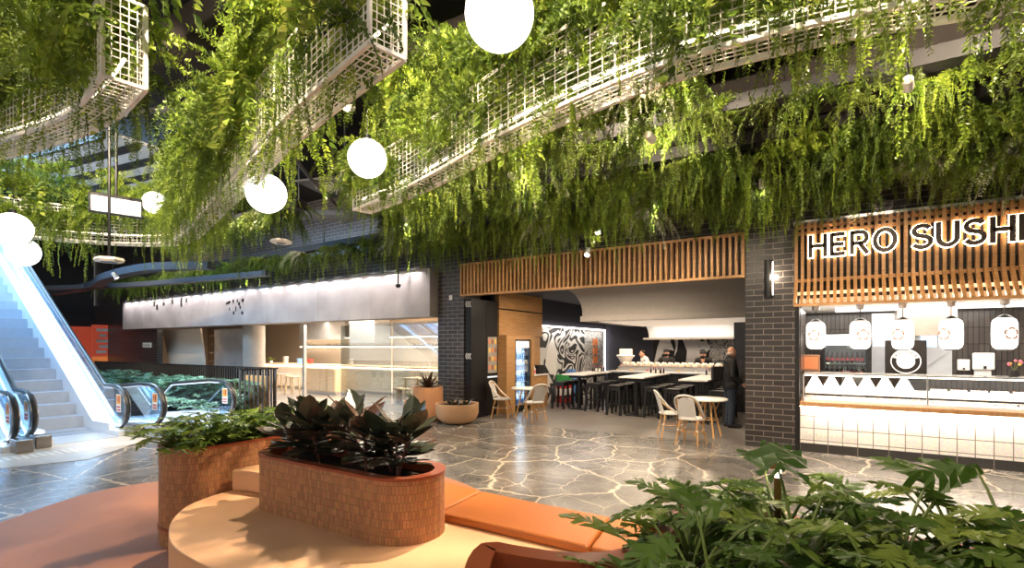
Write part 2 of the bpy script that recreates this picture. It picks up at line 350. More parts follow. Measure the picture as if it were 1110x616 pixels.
# ---------------------------------------------------------------- the large structure
FY = 9.75                                              # shopfront line
b = B()
for x0, y0, x1, y1 in ((-30,-3,-12.4,4.55), (-12.4,-3,6,4.55), (-12.4,4.55,6,9.75), (-30,7.95,-12.4,9.75)): b.box(x0,y0,-.2,x1,y1,0)
struct(b.obj('floor', 'marble'), 'polished dark marble floor with cream crackle veins')
struct(B().box(-34,9.75,-.2,6,19,0).obj('floor', 'floor_tile_grey'), 'grey tiled floor inside the shops')
struct(B().prism([(-14.5,-1.5),(-10.6,-1.5),(-10.1,2.2),(-9.75,3.1),(-10.6,4.0),(-11.2,4.55),(-14.5,4.55)],0,.006).obj('floor', 'pale_stone_paving'), 'pale stone landing at the foot of the escalator')
b = B(); b.box(-30,4.55,-3.2,-12.4,7.95,-3); b.box(-30,4.5,-3,-12.4,4.55,-.2); b.box(-12.4,4.5,-3,-12.3,7.95,-.2); b.box(-30,7.95,-3,-12.4,8.05,-.2)
struct(b.obj('wall_escalator_pit', 'dark_wall'))
b = B()
for k in range(26):
    b.box(-11.0, 1.6+k*.1, .006, -10.6, 1.65+k*.1, .012)
struct(b.obj('trim_tactile_strip', 'white_powder'), 'row of pale tactile bars set in the landing')
struct(B().box(-30,-3,6.2,6,19,6.4).obj('ceiling', 'ceiling_black'))
for i, (y, z0, z1) in enumerate(((5.0,5.55,5.9),(6.35,5.3,5.75),(8.3,5.0,5.6),(3.2,5.7,6.1))):
    struct(B().box(-7.6,y,z0,6,y+.3,z1).obj('ceiling_beam', 'beam_brown'))
struct(B().box(-1.6,7.2,4.8,6,7.75,5.3).obj('ceiling_bulkhead', 'beam_brown'))
struct(B().box(-34,9.8,3.72,6,10.1,6.2).obj('wall_facade', 'black_brick'))
struct(B().box(-30.2,-3,0,-30,9.75,6.2).obj('wall_left', 'dark_wall')); struct(B().box(-34,19,0,6,19.2,6.2).obj('wall_back', 'navy_wall')); struct(B().box(6,-3,0,6.2,19,6.2).obj('wall_right', 'dark_wall'))
# brick pillars
tag(struct(B().box(-1.34,9.75,0,-.57,10.55,3.9).obj('brick_pillar', 'black_brick')), 'black brick pillar with a wall light between the restaurant and the sushi kiosk', 'pillar')
tag(struct(B().box(-8.42,9.75,0,-7.6,10.45,3.9).obj('brick_pillar', 'black_brick')), 'black brick pillar behind the round terracotta pots', 'pillar')
struct(B().box(-.57,9.75,0,-.51,9.95,2.8).obj('trim_1', 'black_metal'))
# left eatery shell
struct(B().box(-26.1,9.5,2.5,-8.47,10.1,3.7).obj('wall_fascia', 'concrete'), 'long grey concrete fascia washed by light from above')
b = B()
for x in (-24.1,-21.6,-19.0,-15.4,-12.9,-10.6): b.box(x,9.494,2.5,x+.02,9.5,3.7)
struct(b.obj('trim_fascia_joint', 'column_concrete'))
struct(B().box(-26.1,9.46,3.70,-8.47,9.56,3.73).obj('trim_2', 'black_metal'))
for i in range(24):
    x = -25.6+i*.72; light('SPOT', (x, 9.33, 3.93), 58, (1,.90,.90), (x, 9.5, 3.2), .04, 110, .8)
struct(B().box(-34,9.75,0,-23.5,9.95,3.7).obj('wall_brick_left', 'black_brick'))
struct(B().box(-34,17,0,-8.4,17.2,3.2).obj('wall_eatery_back', 'cream_wall')); struct(B().box(-8.5,10.45,0,-8.4,17,3.2).obj('wall_eatery_right', 'cream_wall')); struct(B().box(-34.1,9.95,0,-34,17,3.2).obj('wall_eatery_left', 'cream_wall'))
struct(B().box(-34,10.1,3.05,-8.4,17,3.2).obj('ceiling_eatery', 'cream_panel'))
struct(B().lathe([(.36,0),(.36,2.5)], 28, (-17.54,10.35,0)).obj('concrete_column', 'column_concrete', smooth=True), 'round bare concrete column under the fascia')
# restaurant shell
b = B(); b.box(-7.62,10.9,0,-7.5,19,3.3); struct(b.obj('wall_restaurant_left', 'navy_wall'))
struct(B().box(-7.5,18.4,0,-.6,18.6,3.3).obj('wall_restaurant_back', 'navy_wall'))
struct(B().box(-.7,10.55,0,-.6,18.4,3.3).obj('wall_restaurant_right', 'dark_wall'))
struct(B().box(-7.6,10.1,3.2,-.57,18.6,3.3).obj('ceiling_restaurant', 'dark_wall'))
# concrete cove bulkhead (quarter vault) with a soffit that glows to look lit
b = B(); n = 14; pf = [(12.35, 3.2)]+[(11.55+.0+1.0*sin(pi/2*i/n), 2.62+.58*cos(pi/2*i/n)) for i in range(n+1)]
pf = [(11.55+1.0*sin(pi/2*i/n), 2.62+.58*cos(pi/2*i/n)) for i in range(n+1)]+[(12.55,2.56),(12.42,2.56),(12.42,2.42),(16.3,2.42),(16.3,3.2)]
k = len(pf); b.add([(x,y,z) for x in (-5.75,-.72) for y,z in pf], [tuple(range(k)), tuple(range(2*k-1,k-1,-1))]+[(i,k+i,k+(i+1)%k,(i+1)%k) for i in range(k)])
struct(b.obj('ceiling_cove', 'concrete_grey', smooth=True, ang=30), 'curved concrete bulkhead over the restaurant counter')
b = B().box(-5.3,12.6,2.405,-1.3,16.2,2.42); struct(b.obj('ceiling_glowing_soffit', 'soffit_glow'))  # soffit board, its lit look put in as emission
b = B(); pf = [(16.4+.5*sin(pi/2*i/10), 2.05+.40*cos(pi/2*i/10)) for i in range(11)]+[(16.95,2.02),(17.2,2.02),(17.2,2.45)]
k = len(pf); b.add([(x,y,z) for x in (-5.3,-2.5) for y,z in pf], [tuple(range(k)), tuple(range(2*k-1,k-1,-1))]+[(i,k+i,k+(i+1)%k,(i+1)%k) for i in range(k)])
struct(b.obj('ceiling_inner_cove', 'white_wall', smooth=True), 'white inner cove over the kitchen')
struct(B().box(-5.3,16.3,1.98,-2.5,16.5,2.04).obj('trim_cove_shelf', 'concrete_grey'))
light('AREA', (-3.9,16.6,2.08), 4, NEUT, (-3.9,16.85,2.4), 2.6, sy=.08)
struct(B().box(-2.3,14.7,0,-.7,15.1,3.2).obj('wall_tiled_pier', 'black_stack_tile'))
# wooden slat fascia over the restaurant
t = thing('slat_fascia', 'timber slat fascia spanning the restaurant opening between the two brick pillars', 'fascia', (-7.6,9.6,2.96))
L_ = 6.26; B().box(0,.1,0,L_,.16,.78).obj('backing', 'black_satin', t); B().box(0,-.01,0,L_,.1,.045).box(0,-.01,.735,L_,.1,.78).obj('rail', 'slat_wood', t)
b = B(); n = 62
for i in range(n): x = i*(L_-.045)/(n-1); b.box(x,0,.045,x+.045,.1,.735)
b.obj('slats', 'slat_wood', t)
# kiosk shell
struct(B().box(-.6,12.2,0,6,12.35,2.5).obj('wall_kiosk_back', 'brown_stack_tile')); struct(B().box(-.57,9.95,0,-.5,12.2,2.5).obj('wall_kiosk_left', 'brown_stack_tile'))
struct(B().box(-.57,9.75,2.44,6,12.35,2.55).obj('ceiling_kiosk', 'white_wall')); struct(B().box(-.57,9.8,2.5,6,9.95,3.75).obj('wall_kiosk_head', 'black_satin'))
struct(B().box(0,10.6,2.425,5,11.9,2.44).obj('ceiling_kiosk_light', 'panel_glow'))
# far left red shop
b = B(); b.box(-30,8.2,0,-29.9,10.0,2.7); struct(b.obj('wall_red_shopfront', 'shop_red'))
t = thing('shop_sign', 'tall red and orange lit shop pillar sign beyond the railing', 'sign', (-28.6,9.2,0))
B().box(0,0,1.3,.2,.7,2.75).obj('sign_panel', 'shop_red', t); B().box(.01,.02,0,.19,.68,1.3).obj('sign_base', 'shop_orange', t)
b = B()
for k in range(5): b.box(.2,.12+.1*(k%2),1.45+.25*k,.205,.5+.07*(k%3),1.58+.25*k)
b.obj('sign_strokes', 'sticker_white', t)
t = thing('wall_plaque', 'small pale plaque on the brick wall left of the curved cream panel', 'sign', (-24.75,9.745,1.72)); B().box(0,-.03,0,.75,0,.2).obj('plate', 'white_wall', t); B().box(.06,-.034,.09,.69,-.03,.11).obj('lettering', 'beam_brown', t)

# apron, deck
def poly(P, step=.12): return [(p[0], p[1]) for p in spline([(x,y,0) for x,y in P], step, True)]
ap = poly([(-6.6,-1),(-6.92,1.3),(-7.2,1.85),(-7.48,2.4),(-7.40,3.0),(-6.7,4.2),(-5.4,5.15),(-4.3,5.2),(-3.2,4.75),(-2,4.05),(0,3.35),(2,2.4),(2,-1.2),(-2,-1.4)], .3)
struct(B().prism(ap, 0, .012).obj('floor_apron', 'terracotta_floor'), 'terracotta coloured floor around the lounge seating')
dk = poly([(-.6,1.05),(-1.4,1.52),(-2.2,1.55),(-3.1,1.56),(-3.62,1.60),(-4.02,1.74),(-4.32,1.93),(-4.52,2.15),(-4.62,2.5),(-4.62,3.0),(-4.60,3.6),(-4.1,3.85),(-3.2,3.72),(-2.5,3.53),(-1.4,3.48),(-.75,3.38),(-.45,2.6),(-.35,1.7)], .1)
deck = B().band(dk, .012, .44).obj('plinth', 'deck_resin', smooth=True)
t = thing('seating_deck', 'low curved peach coloured seating deck carrying the oval tiled planter', 'bench', (0,0,0)); deck.parent = t
o = B().prism(dk, .43, .45).obj('deck_top', 'deck_resin', t, bev=.008)
# low backrest step between the planters
st = [(-4.60,2.50),(-4.4,2.56),(-4.13,2.60),(-4.13,3.5),(-4.60,3.5)]
tag(B().prism(st, .45, .64).obj('backrest_step', 'deck_resin', bev=.02), 'raised peach coloured step between the two tiled planters', 'bench')
# cushions
def cushion(P, label):
    o = B().prism(P, .452, .515).obj('seat_cushion', 'orange_vinyl', bev=.018); return tag(o, label, 'cushion', 'orange seat cushions')
def arc(x0, x1, f, n=8): return [(x0+(x1-x0)*i/n, f(x0+(x1-x0)*i/n)) for i in range(n+1)]
far = lambda x: 3.50-.01*(x+1.4)+.075*max(0,-x-1.9)**2; near = lambda x: 2.90+.02*max(0,-x-2.4)
def cush(x0, x1, s0, s1, label):
    lo = arc(x0, x1, near); hi = [(x+s1*(i/8)+s0*(1-i/8), y) for i, (x, y) in enumerate(arc(x0, x1, far))]
    cushion(lo+hi[::-1], label)
cush(-4.05,-2.50,0,-.06,'orange vinyl seat cushion mostly hidden behind the oval tiled planter')
cush(-2.485,-1.29,-.06,-.09,'long orange vinyl seat cushion right of the oval tiled planter')
cush(-1.275,-.74,-.09,0,'orange vinyl seat cushion running under the philodendron leaves at the right')

# tiled planters
def rim_of(P, w): return [(p[0],p[1]) for p in P], offset(P, w, True)
def tiled_planter(P, z0, z1, name, label, rim=.07, soilz=.07, trimz=None):
    t = thing(name, label, 'planter')
    P = [(round(x,4), round(y,4)) for x, y in P]
    B().band(P, z0, z1-.02).obj('tiled_wall', 'wood_mosaic', t, smooth=True)
    ins = offset(P, rim, True); out = offset(P, -.008, True)
    B().ring(out, ins, z1-.02, z1).obj('rim', 'rim_metal', t, smooth=True, ang=50)
    B().band(ins[::-1], z1-soilz-.2, z1-.02).obj('liner', 'rim_metal', t, smooth=True)
    B().prism(offset(P, rim-.01, True), z1-soilz-.06, z1-soilz).obj('soil', 'soil', t)
    if trimz: B().ring(offset(P, -.012, True), offset(P, .02, True), trimz, trimz+.018).obj('trim_band', 'rim_metal', t, smooth=True)
    return t
S2 = stadium(-3.80,2.61,-2.56,2.61,.28)
tiled_planter(S2, .45, .89, 'oval_planter', 'long oval planter of small wood-toned tiles standing on the peach deck')
S1 = stadium(-4.96,2.40,-4.96,3.75,.31)
tiled_planter(S1, .012, .87, 'oval_planter', 'tall oval planter of small wood-toned tiles at the left end of the deck', .035, trimz=.15)
KP = poly([(-1.30,1.80),(-1.12,1.86),(-.92,1.92),(-.76,2.08),(-.73,2.4),(-.72,2.72),(-.60,2.95),(-.3,2.94),(.1,2.90),(.7,2.90),(1.3,2.75),(1.6,2.2),(1.4,1.5),(.8,1.02),(.1,.88),(-.6,1.0),(-1.12,1.45)], .07)[::-1]
tiled_planter(KP, .012, .89, 'kidney_planter', 'large curved planter full of philodendrons in the right foreground', .09, .10)

# ---------------------------------------------------------------- plants
class Leafy(B):
    def leaf(s, p, d, n, L, W, fold=.15, shape=0, rnd=None):
        """one leaf: base p, axis d, normal n"""
        d = d.normalized(); x = d.cross(n)
        x = x.normalized() if x.length > 1e-6 else d.orthogonal().normalized(); n = x.cross(d)
        r = random.random() if rnd is None else rnd
        if shape == 0: s.add([p, p+d*L*.45+x*W/2+n*fold*W, p+d*L, p+d*L*.45-x*W/2+n*fold*W], [(0,1,2,3)]); s.r.append(r)
        else:
            c = p+d*L*.5-n*fold*W; tip = p+d*L-n*L*.12
            if shape == 1: pts = [(.0,.0),(-.06,.30),(.22,.5),(.55,.38),(.82,.16)]   # heart
            else: pts = [(.0,.0),(.14,.26),(.38,.48),(.62,.46),(.84,.26)]             # oval
            for sg in (1,-1):
                ed = [p+d*L*a+x*W*b*sg+n*fold*W*.6-n*L*.12*a*a for a, b in pts]
                m1 = p+d*L*.35-n*fold*W*.3; m2 = p+d*L*.7-n*L*.05-n*fold*W*.3
                f = [(0,1,2,3),(3,2,4,5),(5,4,6,7)]
                vs = [p, ed[1], ed[2], m1, ed[3], m2, ed[4], tip]
                f = [(0,1,2,3),(3,2,4,5),(5,4,6,7)]
                if sg < 0: f = [q[::-1] for q in f]
                s.add(vs, f); s.r += [r]*3
def rv(a=1): return Vector((random.uniform(-a,a), random.uniform(-a,a), random.uniform(-a,a)))
def strand(s, p, out, L, lw, lh, gap, droop=1.0):
    """arching then hanging strand with paired leaflets"""
    d = Vector((cos(out), sin(out), random.uniform(.1,.7))).normalized(); q = Vector(p); step = gap; k = int(L/step); base = random.random()*.6
    path = [Vector((0,0,-.02)), q.copy()]
    for i in range(k):
        d = (d+Vector((0,0,-.11*droop))*(step/.03)+rv(.10)).normalized(); q = q+d*step
        side = d.cross(Vector((cos(out+1.1),sin(out+1.1),.2))).normalized(); tp = 1-.55*(i/k)
        for sg in (1,-1):
            dd = (side*sg+d*.75+rv(.35)).normalized(); s.leaf(q, dd, rv()+Vector((cos(out),sin(out),.6)), lh*tp*random.uniform(.7,1.2), lw*tp, .12, 0, min(1,base+random.random()*.4))
        if i % 3 == 2: path.append(q.copy())
    f0 = len(s.f); s.tube(path, .0022, 3, cap=False); s.r += [.25]*(len(s.f)-f0)
def g_fern():
    s = Leafy()
    for i in range(20): strand(s, (random.uniform(-.14,.14),random.uniform(-.12,.12),random.uniform(-.1,.06)), random.uniform(0,2*pi), random.uniform(.30,.90), .030, .075, .027, 1.0)
    return s
def g_long():
    s = Leafy()
    for i in range(11): strand(s, (random.uniform(-.09,.09),random.uniform(-.09,.09),0), random.uniform(0,2*pi), random.uniform(.5,1.1), .026, .062, .024, 1.8)
    return s
def g_pothos():
    s = Leafy()
    for i in range(13):
        a = random.uniform(0,2*pi); d = Vector((cos(a),sin(a),.5)); q = Vector((random.uniform(-.08,.08),random.uniform(-.08,.08),0)); path = [Vector((0,0,-.02)), q.copy()]
        for k in range(random.randint(5,12)):
            d = (d+Vector((0,0,-.42))+rv(.25)).normalized(); q = q+d*.055
            o = Vector((cos(a)+random.uniform(-.9,.9),sin(a)+random.uniform(-.9,.9),random.uniform(-.9,.1)))
            s.leaf(q, o, Vector((cos(a),sin(a),1.1)), random.uniform(.06,.105), random.uniform(.05,.08), .12, 1)
            path.append(q.copy())
        f0 = len(s.f); s.tube(path, .003, 3, cap=False); s.r += [.3]*(len(s.f)-f0)
    return s
def g_bush():
    s = Leafy()
    for i in range(34): strand(s, (random.uniform(-.12,.12),random.uniform(-.12,.12),random.uniform(-.2,.08)), random.uniform(0,2*pi), random.uniform(.18,.40), .036, .075, .032, .45)
    return s
def g_strap():
    s = Leafy()
    for i in range(30):
        a = random.uniform(0,2*pi); d = Vector((cos(a)*.8,sin(a)*.8,random.uniform(.2,1))).normalized(); q = Vector((0,0,0)); r = random.random(); n = 7; L = random.uniform(.25,.5); pts = []
        x = d.cross(Vector((0,0,1))).normalized()
        for k in range(n+1): pts.append((q.copy(), .012*(1-(k/n)**2)+.001)); d = (d+Vector((0,0,-.22))).normalized(); q = q+d*L/n
        for (p0,w0),(p1,w1) in zip(pts, pts[1:]): s.add([p0-x*w0,p0+x*w0,p1+x*w1,p1-x*w1],[(0,1,2,3)]); s.r.append(r)
    return s
def protos(gen, k): return [gen() for _ in range(k)]
PLANTS = {}
for nm, gen, m, k in (('trailing_fern', g_fern, 'leaf_fern', 4), ('hanging_creeper', g_long, 'leaf_bush', 3), ('golden_pothos', g_pothos, 'leaf_pothos', 3), ('bushy_fern', g_bush, 'leaf_bush', 3), ('spider_plant', g_strap, 'leaf_fern', 2), ('pale_fern', g_fern, 'leaf_pale', 1), ('deep_creeper', g_fern, 'leaf_deep', 3)):
    PLANTS[nm] = [gen().mesh(nm, m) for _ in range(k)]
CATS = dict(trailing_fern='fern', hanging_creeper='creeper', golden_pothos='pothos', bushy_fern='fern', spider_plant='spider plant', pale_fern='fern', deep_creeper='creeper')
DESC = dict(trailing_fern='green feathery trailing fern', hanging_creeper='long thin hanging creeper', golden_pothos='yellow-green heart-leaved pothos', bushy_fern='bright bushy fern', spider_plant='strap-leaved arching plant', pale_fern='pale silvery fern', deep_creeper='dark green drooping creeper')
def hang(kind, loc, where, zone, sc=1.0):
    o = bpy.data.objects.new(kind, random.choice(PLANTS[kind])); COL.objects.link(o); o.location = loc; o.rotation_euler.z = random.uniform(0, 2*pi); o.scale = (sc,sc,sc*random.uniform(.9,1.15))
    tag(o, DESC[kind]+' '+where, CATS[kind], DESC[kind]+'s '+zone); return o
def pick(ws):
    r = random.random()*sum(w for _, w in ws)
    for k, w in ws:
        r -= w
        if r <= 0: return k
    return ws[-1][0]

def trough(P, w, z0, h, label, rods, ncross=0, led=True):
    """white wire mesh trough along a plan curve; returns its centre line"""
    C = spline([(x,y,0) for x,y in P], .06); t = thing('mesh_trough', label, 'hanging planter'); n = len(C)
    sides = [offset(C, w/2), offset(C, -w/2)]
    rails = B(); r2 = B()
    for sd in sides:
        rails.tube([(x,y,z0) for x,y in sd[::2]], .022, 4)
        r2.tube([(x,y,z0+h) for x,y in sd[::2]], .012, 4)
    rails.obj('bottom_rail', 'white_powder', t); r2.obj('top_rail', 'white_powder', t)
    for e in (0, -1):
        ed = B()
        a, c = sides[0][e], sides[1][e]
        for q in (a, c): ed.bar((*q,z0),(*q,z0+h),.025,.025)
        ed.bar((*a,z0),(*c,z0),.025,.025); ed.bar((*a,z0+h),(*c,z0+h),.02,.02)
        for k in range(1, int(h/.055)): ed.bar((*a,z0+k*.055),(*c,z0+k*.055),.005,.005)
        for k in range(1, 5): q = (a[0]+(c[0]-a[0])*k/5, a[1]+(c[1]-a[1])*k/5); ed.bar((*q,z0),(*q,z0+h),.005,.005)
        ed.obj('end_frame', 'white_powder', t)
    for sd, nm in zip(sides, ('far', 'near')):
        g = B()
        for i in range(1, n-1): g.bar((*sd[i],z0),(*sd[i],z0+h),.0075,.0075)
        for k in range(1, int(h/.055)+1): g.tube([(x,y,z0+k*.055) for x,y in sd[::2]], .0045, 4)
        g.obj('side_mesh', 'white_powder', t)
    g = B()
    for i in range(1, n-1): g.bar((*sides[0][i],z0),(*sides[1][i],z0),.0075,.0075)
    for k in range(1, 5): f = w/2-w*k/5; g.tube([(x,y,z0) for x,y in offset(C, f)[::2]], .0045, 4)
    g.obj('base_mesh', 'white_powder', t)
    if led:
        s = B(); s.tube([(x,y,z0+.17) for x,y in offset(C, 0)[::3]], .012, 4); s.obj('led_strip', 'led_trough', t)
    for k in rods:
        q = C[int(k*(n-1))]; a = B(); a.tube([(q.x,q.y,z0+h),(q.x,q.y,6.195)], .012, 6); a.bar((*sides[0][int(k*(n-1))],z0+h),(*sides[1][int(k*(n-1))],z0+h),.025,.02); a.obj('hanger_rod', 'black_metal', t)
    return C, t
ZB = 3.70
CA, tA = trough([(-4.42,1.62),(-5.1,1.70),(-5.9,1.68),(-7.3,1.45),(-8.6,1.0)], .26, ZB, .62, 'white wire mesh trough of plants curving off the top left corner', (.1,.6))
CB, tB = trough([(-2.49,2.38),(-3.5,2.62),(-4.6,2.92),(-5.62,3.26),(-7.2,3.75),(-8.6,4.2),(-9.7,4.52),(-10.6,4.62),(-11.4,4.15),(-12.0,3.2),(-12.2,2.2),(-12.1,.8)], .26, ZB, .62, 'white wire mesh trough of plants sweeping from upper centre to the escalator', (.08,.35,.7))
CC, tC = trough([(-5.75,5.0),(-4.6,4.72),(-3.5,4.35),(-2.5,3.98),(-1.2,3.66),(-.33,3.66),(.5,3.80),(1.4,4.1),(2.4,4.6)], .26, ZB, .62, 'white wire mesh trough of plants arching across the upper right', (.05,.4,.8))
def fill(C, where, zone, per, dens, ws, near=1, lo=3.95, hi=4.95, u0=0, u1=1, spread=.34):
    n = len(C); L = .06*n*(u1-u0); k = int(L*dens)
    for i in range(k):
        u = u0+(u1-u0)*(i+random.random())/k; j = min(n-2, int(u*(n-1))); p = C[j]; t = (C[j+1]-C[max(j-1,0)]).normalized()
        f = random.triangular(-spread, spread, per); z = random.uniform(lo, hi)
        hang(pick(ws), (p.x-t.y*f, p.y+t.x*f, z), where, zone, random.uniform(.75,1.12))
W1 = (('trailing_fern',3),('hanging_creeper',1.6),('golden_pothos',2.6),('bushy_fern',3.2),('spider_plant',.6))
W2 = (('trailing_fern',3),('hanging_creeper',2.4),('golden_pothos',1.4),('bushy_fern',3.4),('spider_plant',.4))
random.seed(11)
fill(CA, 'in the mesh trough at the top left corner', 'in the top left trough', .26, 27, W1, lo=3.95, hi=5.0)
fill(CB, 'in the long mesh trough at upper centre', 'in the upper centre trough', .26, 23, W2, lo=3.98, hi=5.05, u0=.01, u1=.97)
fill(CC, 'in the mesh trough arching across the upper right', 'in the upper right trough', -.26, 26, W2, lo=3.98, hi=5.1)
for C, wh, zn, d in ((CA,'trailing below the mesh trough at the top left corner','below the top left trough',1.6),(CB,'trailing below the long mesh trough at upper centre','below the upper centre trough',2.2),(CC,'trailing below the mesh trough arching across the upper right','below the upper right trough',2.2)):
    fill(C, wh, zn, .14, d, (('hanging_creeper',3),('trailing_fern',1)), lo=3.85, hi=4.2, spread=.2)
# black ceiling racks of plants in front of the shops
def rack(x0, x1, y, z, label):
    t = thing('plant_rack', label, 'plant rack', (x0, y, z))
    B().box(0,-.12,0,x1-x0,.12,.18).obj('box', 'black_satin', t)
    for k in range(int((x1-x0)/2.4)+1): x = .1+k*2.4; B().tube([(x,0,.18),(x,0,6.195-z)], .012, 6).obj('hanger_rod', 'black_metal', t)
def row(x0, x1, y, z, dens, ws, where, zone, sc=(.75,1.1), zv=.12):
    k = int((x1-x0)*dens)
    for i in range(k):
        hang(pick(ws), (x0+(x1-x0)*(i+random.random())/k, y+random.uniform(-.2,.2), z+random.uniform(-zv,zv)), where, zone, random.uniform(*sc))
W3 = (('trailing_fern',4.5),('deep_creeper',3),('hanging_creeper',2.4),('bushy_fern',1.4),('pale_fern',.45),('spider_plant',.5))
rack(-26.5,4.2,9.1,4.45,'long black ceiling rack of plants nearest the shopfronts'); row(-26.5,-8,9.0,4.35,5,W3,'hanging in the ceiling rack above the concrete fascia','above the concrete fascia',(.7,1.0)); row(-8,3.6,8.95,4.25,9,W3,'hanging in the ceiling rack above the timber fascias','above the timber fascias',(.8,1.1))
rack(-8.6,4,7.95,4.62,'second black ceiling rack of plants out from the shopfronts'); row(-8.6,3.4,7.95,4.5,7,W3,'hanging in the second ceiling rack','in the second ceiling rack')
rack(-8.0,4,6.95,4.72,'third black ceiling rack of plants out from the shopfronts'); row(-8.0,-.9,6.95,4.75,7,W3,'hanging in the third ceiling rack','in the third ceiling rack'); row(-.9,3.0,6.95,4.7,5,W3,'hanging at the right end of the third ceiling rack','at the right end of the third rack',(.6,.85))
rack(-7.2,-1.6,5.8,4.75,'short black ceiling rack of plants behind the upper right mesh trough'); row(-7.2,-1.6,5.8,4.8,7,W3,'hanging in the short ceiling rack','in the short ceiling rack')
rack(-14,-9.0,6.3,4.5,'black ceiling rack of plants above the dark railing'); row(-14,-9.0,6.3,4.5,4.6,W3,'hanging in the ceiling rack above the dark railing','above the dark railing')

# broad leaf with finger lobes (philodendron)
def lobed(s, p, d, n, L, rnd, lobes=6, w=.46, cut=.55):
    d = d.normalized(); x = d.cross(n).normalized(); n = x.cross(d)
    def pt(a, b): return p+d*(a*L)+x*(b*L)-n*(L*(.16*a*a+.22*b*b-.05*sin(9*a+20*b)))
    for sg in (1,-1):
        for i in range(lobes):
            a = -.06+.92*i/(lobes-1); wd = w*(sin(pi*(.18+.74*(1-i/(lobes-1)))))**.8; hw = .56/lobes
            fwd = .10+.22*i/lobes
            wd *= random.uniform(.85,1.12); q = [pt(a-hw*1.05,0), pt(a+hw*1.05,0), pt(a+hw*1.02+fwd*cut, wd*sg*cut), pt(a-hw*.85+fwd*cut, wd*sg*cut), pt(a+hw*.95+fwd, wd*sg*.90), pt(a-hw*.45+fwd, wd*sg)]
            f = [(0,1,2,3),(3,2,4,5)]
            if sg > 0: f = [z[::-1] for z in f]
            s.add(q, f); s.r += [rnd]*2
    s.add([pt(.86,-.08), pt(.86,.08), pt(1.04,.0)], [(0,1,2)]); s.r.append(rnd)
def arum(name, label, loc, n, hgt, L, m, rad=1.0, lean=None, stem='stem_green', group=None, rz=0, lobes=6, w=.46, cat='philodendron', up=.3, face=None):
    t = thing(name, label, cat, loc, rz, group); s = Leafy(); q = B()
    for i in range(n):
        a = 2*pi*i*.381966+random.uniform(-.3,.3); f = random.uniform(.35,1)**.7; h = hgt*random.uniform(.45,1.15)*(1.15-.45*f); r = rad*hgt*f*.75
        if lean is not None and i == 0: a, h, r = lean
        e = Vector((cos(a)*r, sin(a)*r, h)); c = Vector((cos(a)*r*.25, sin(a)*r*.25, h*.7))
        pts = [(c*(2*u*(1-u))+e*(u*u)) for u in (0,.2,.4,.6,.8,1)]
        q.tube(pts, [.008,.0075,.007,.006,.005,.0045], 6)
        l = L*random.uniform(.75,1.15); d = Vector((cos(a+random.uniform(-.5,.5)), sin(a+random.uniform(-.5,.5)), random.uniform(-.35,up)))
        nn = Vector((0,0,1))+rv(.25)
        if face and i == 0: d, nn, l = Vector(face[0]), Vector(face[1]), L
        lobed(s, e, d, nn, l, random.random(), lobes, w)
    s.obj('foliage', m, t); q.obj('stems', stem, t, smooth=True); return t
random.seed(5)
# foreground philodendrons
spots = [(-.30,1.62,.40),(-.52,2.25,.34),(-.50,2.62,.26),(-.22,2.45,.40),(-.12,2.05,.40),(.12,2.68,.34),(.18,2.3,.42),(.42,2.62,.40),(.62,2.35,.36),(-.45,1.85,.40),(.15,1.85,.38),(.52,1.95,.34),(.88,2.6,.36),(-.15,2.72,.30),(.75,2.15,.38),(.32,2.1,.36)]
ords = 'low at the front|against the orange cushions|in the far left bend of the planter|left of the path light|in front of the path light|behind the path light|right of the path light|at the far rim, middle|at the far rim, right|low at the left of the planter|at the middle bottom of the picture|at the bottom right|at the far right rim|just beside the path light at the far rim|at the right side|in the thick of the bed'.split('|')
for i, (x, y, h) in enumerate(spots):
    arum('philodendron', 'finger-leaved green philodendron in the curved planter, '+ords[i], (x,y,.78), 17, h*1.05, .165, 'leaf_philo', 1.0, lobes=7, up=.55)
arum('philodendron', 'tall philodendron with one big leaf standing above the path light', (-.12,2.3,.78), 4, .34, .25, 'leaf_philo', .8, lean=(2.0,.53,.33), lobes=6, w=.5, face=((.25,-.8,-.12),(0,-.45,.9)))
arum('philodendron', 'tall philodendron whose single leaf arches over on a long curved stalk at right', (.55,2.42,.78), 4, .3, .27, 'leaf_philo', .8, lean=(1.75,.47,.36), lobes=7, face=((-.84,-.54,.06),(.15,-.25,.95)))
# left planter: compact lobed plants
for i, (x, y) in enumerate([(-4.98,2.26),(-4.88,2.52),(-5.06,2.62),(-4.92,2.86),(-5.02,3.1),(-4.86,3.3),(-5.0,3.55),(-4.93,3.8)]):
    arum('compact_philodendron', 'compact bright green lobed plant in the tall left planter, '+('at its near end|second from near, right|second from near, left|fourth from near|fifth from near|sixth from near|seventh from near|at its far end'.split('|'))[i], (x,y,.78), 48, .34, .13, 'leaf_xanadu', 1.25, lobes=5, w=.50, up=.5)
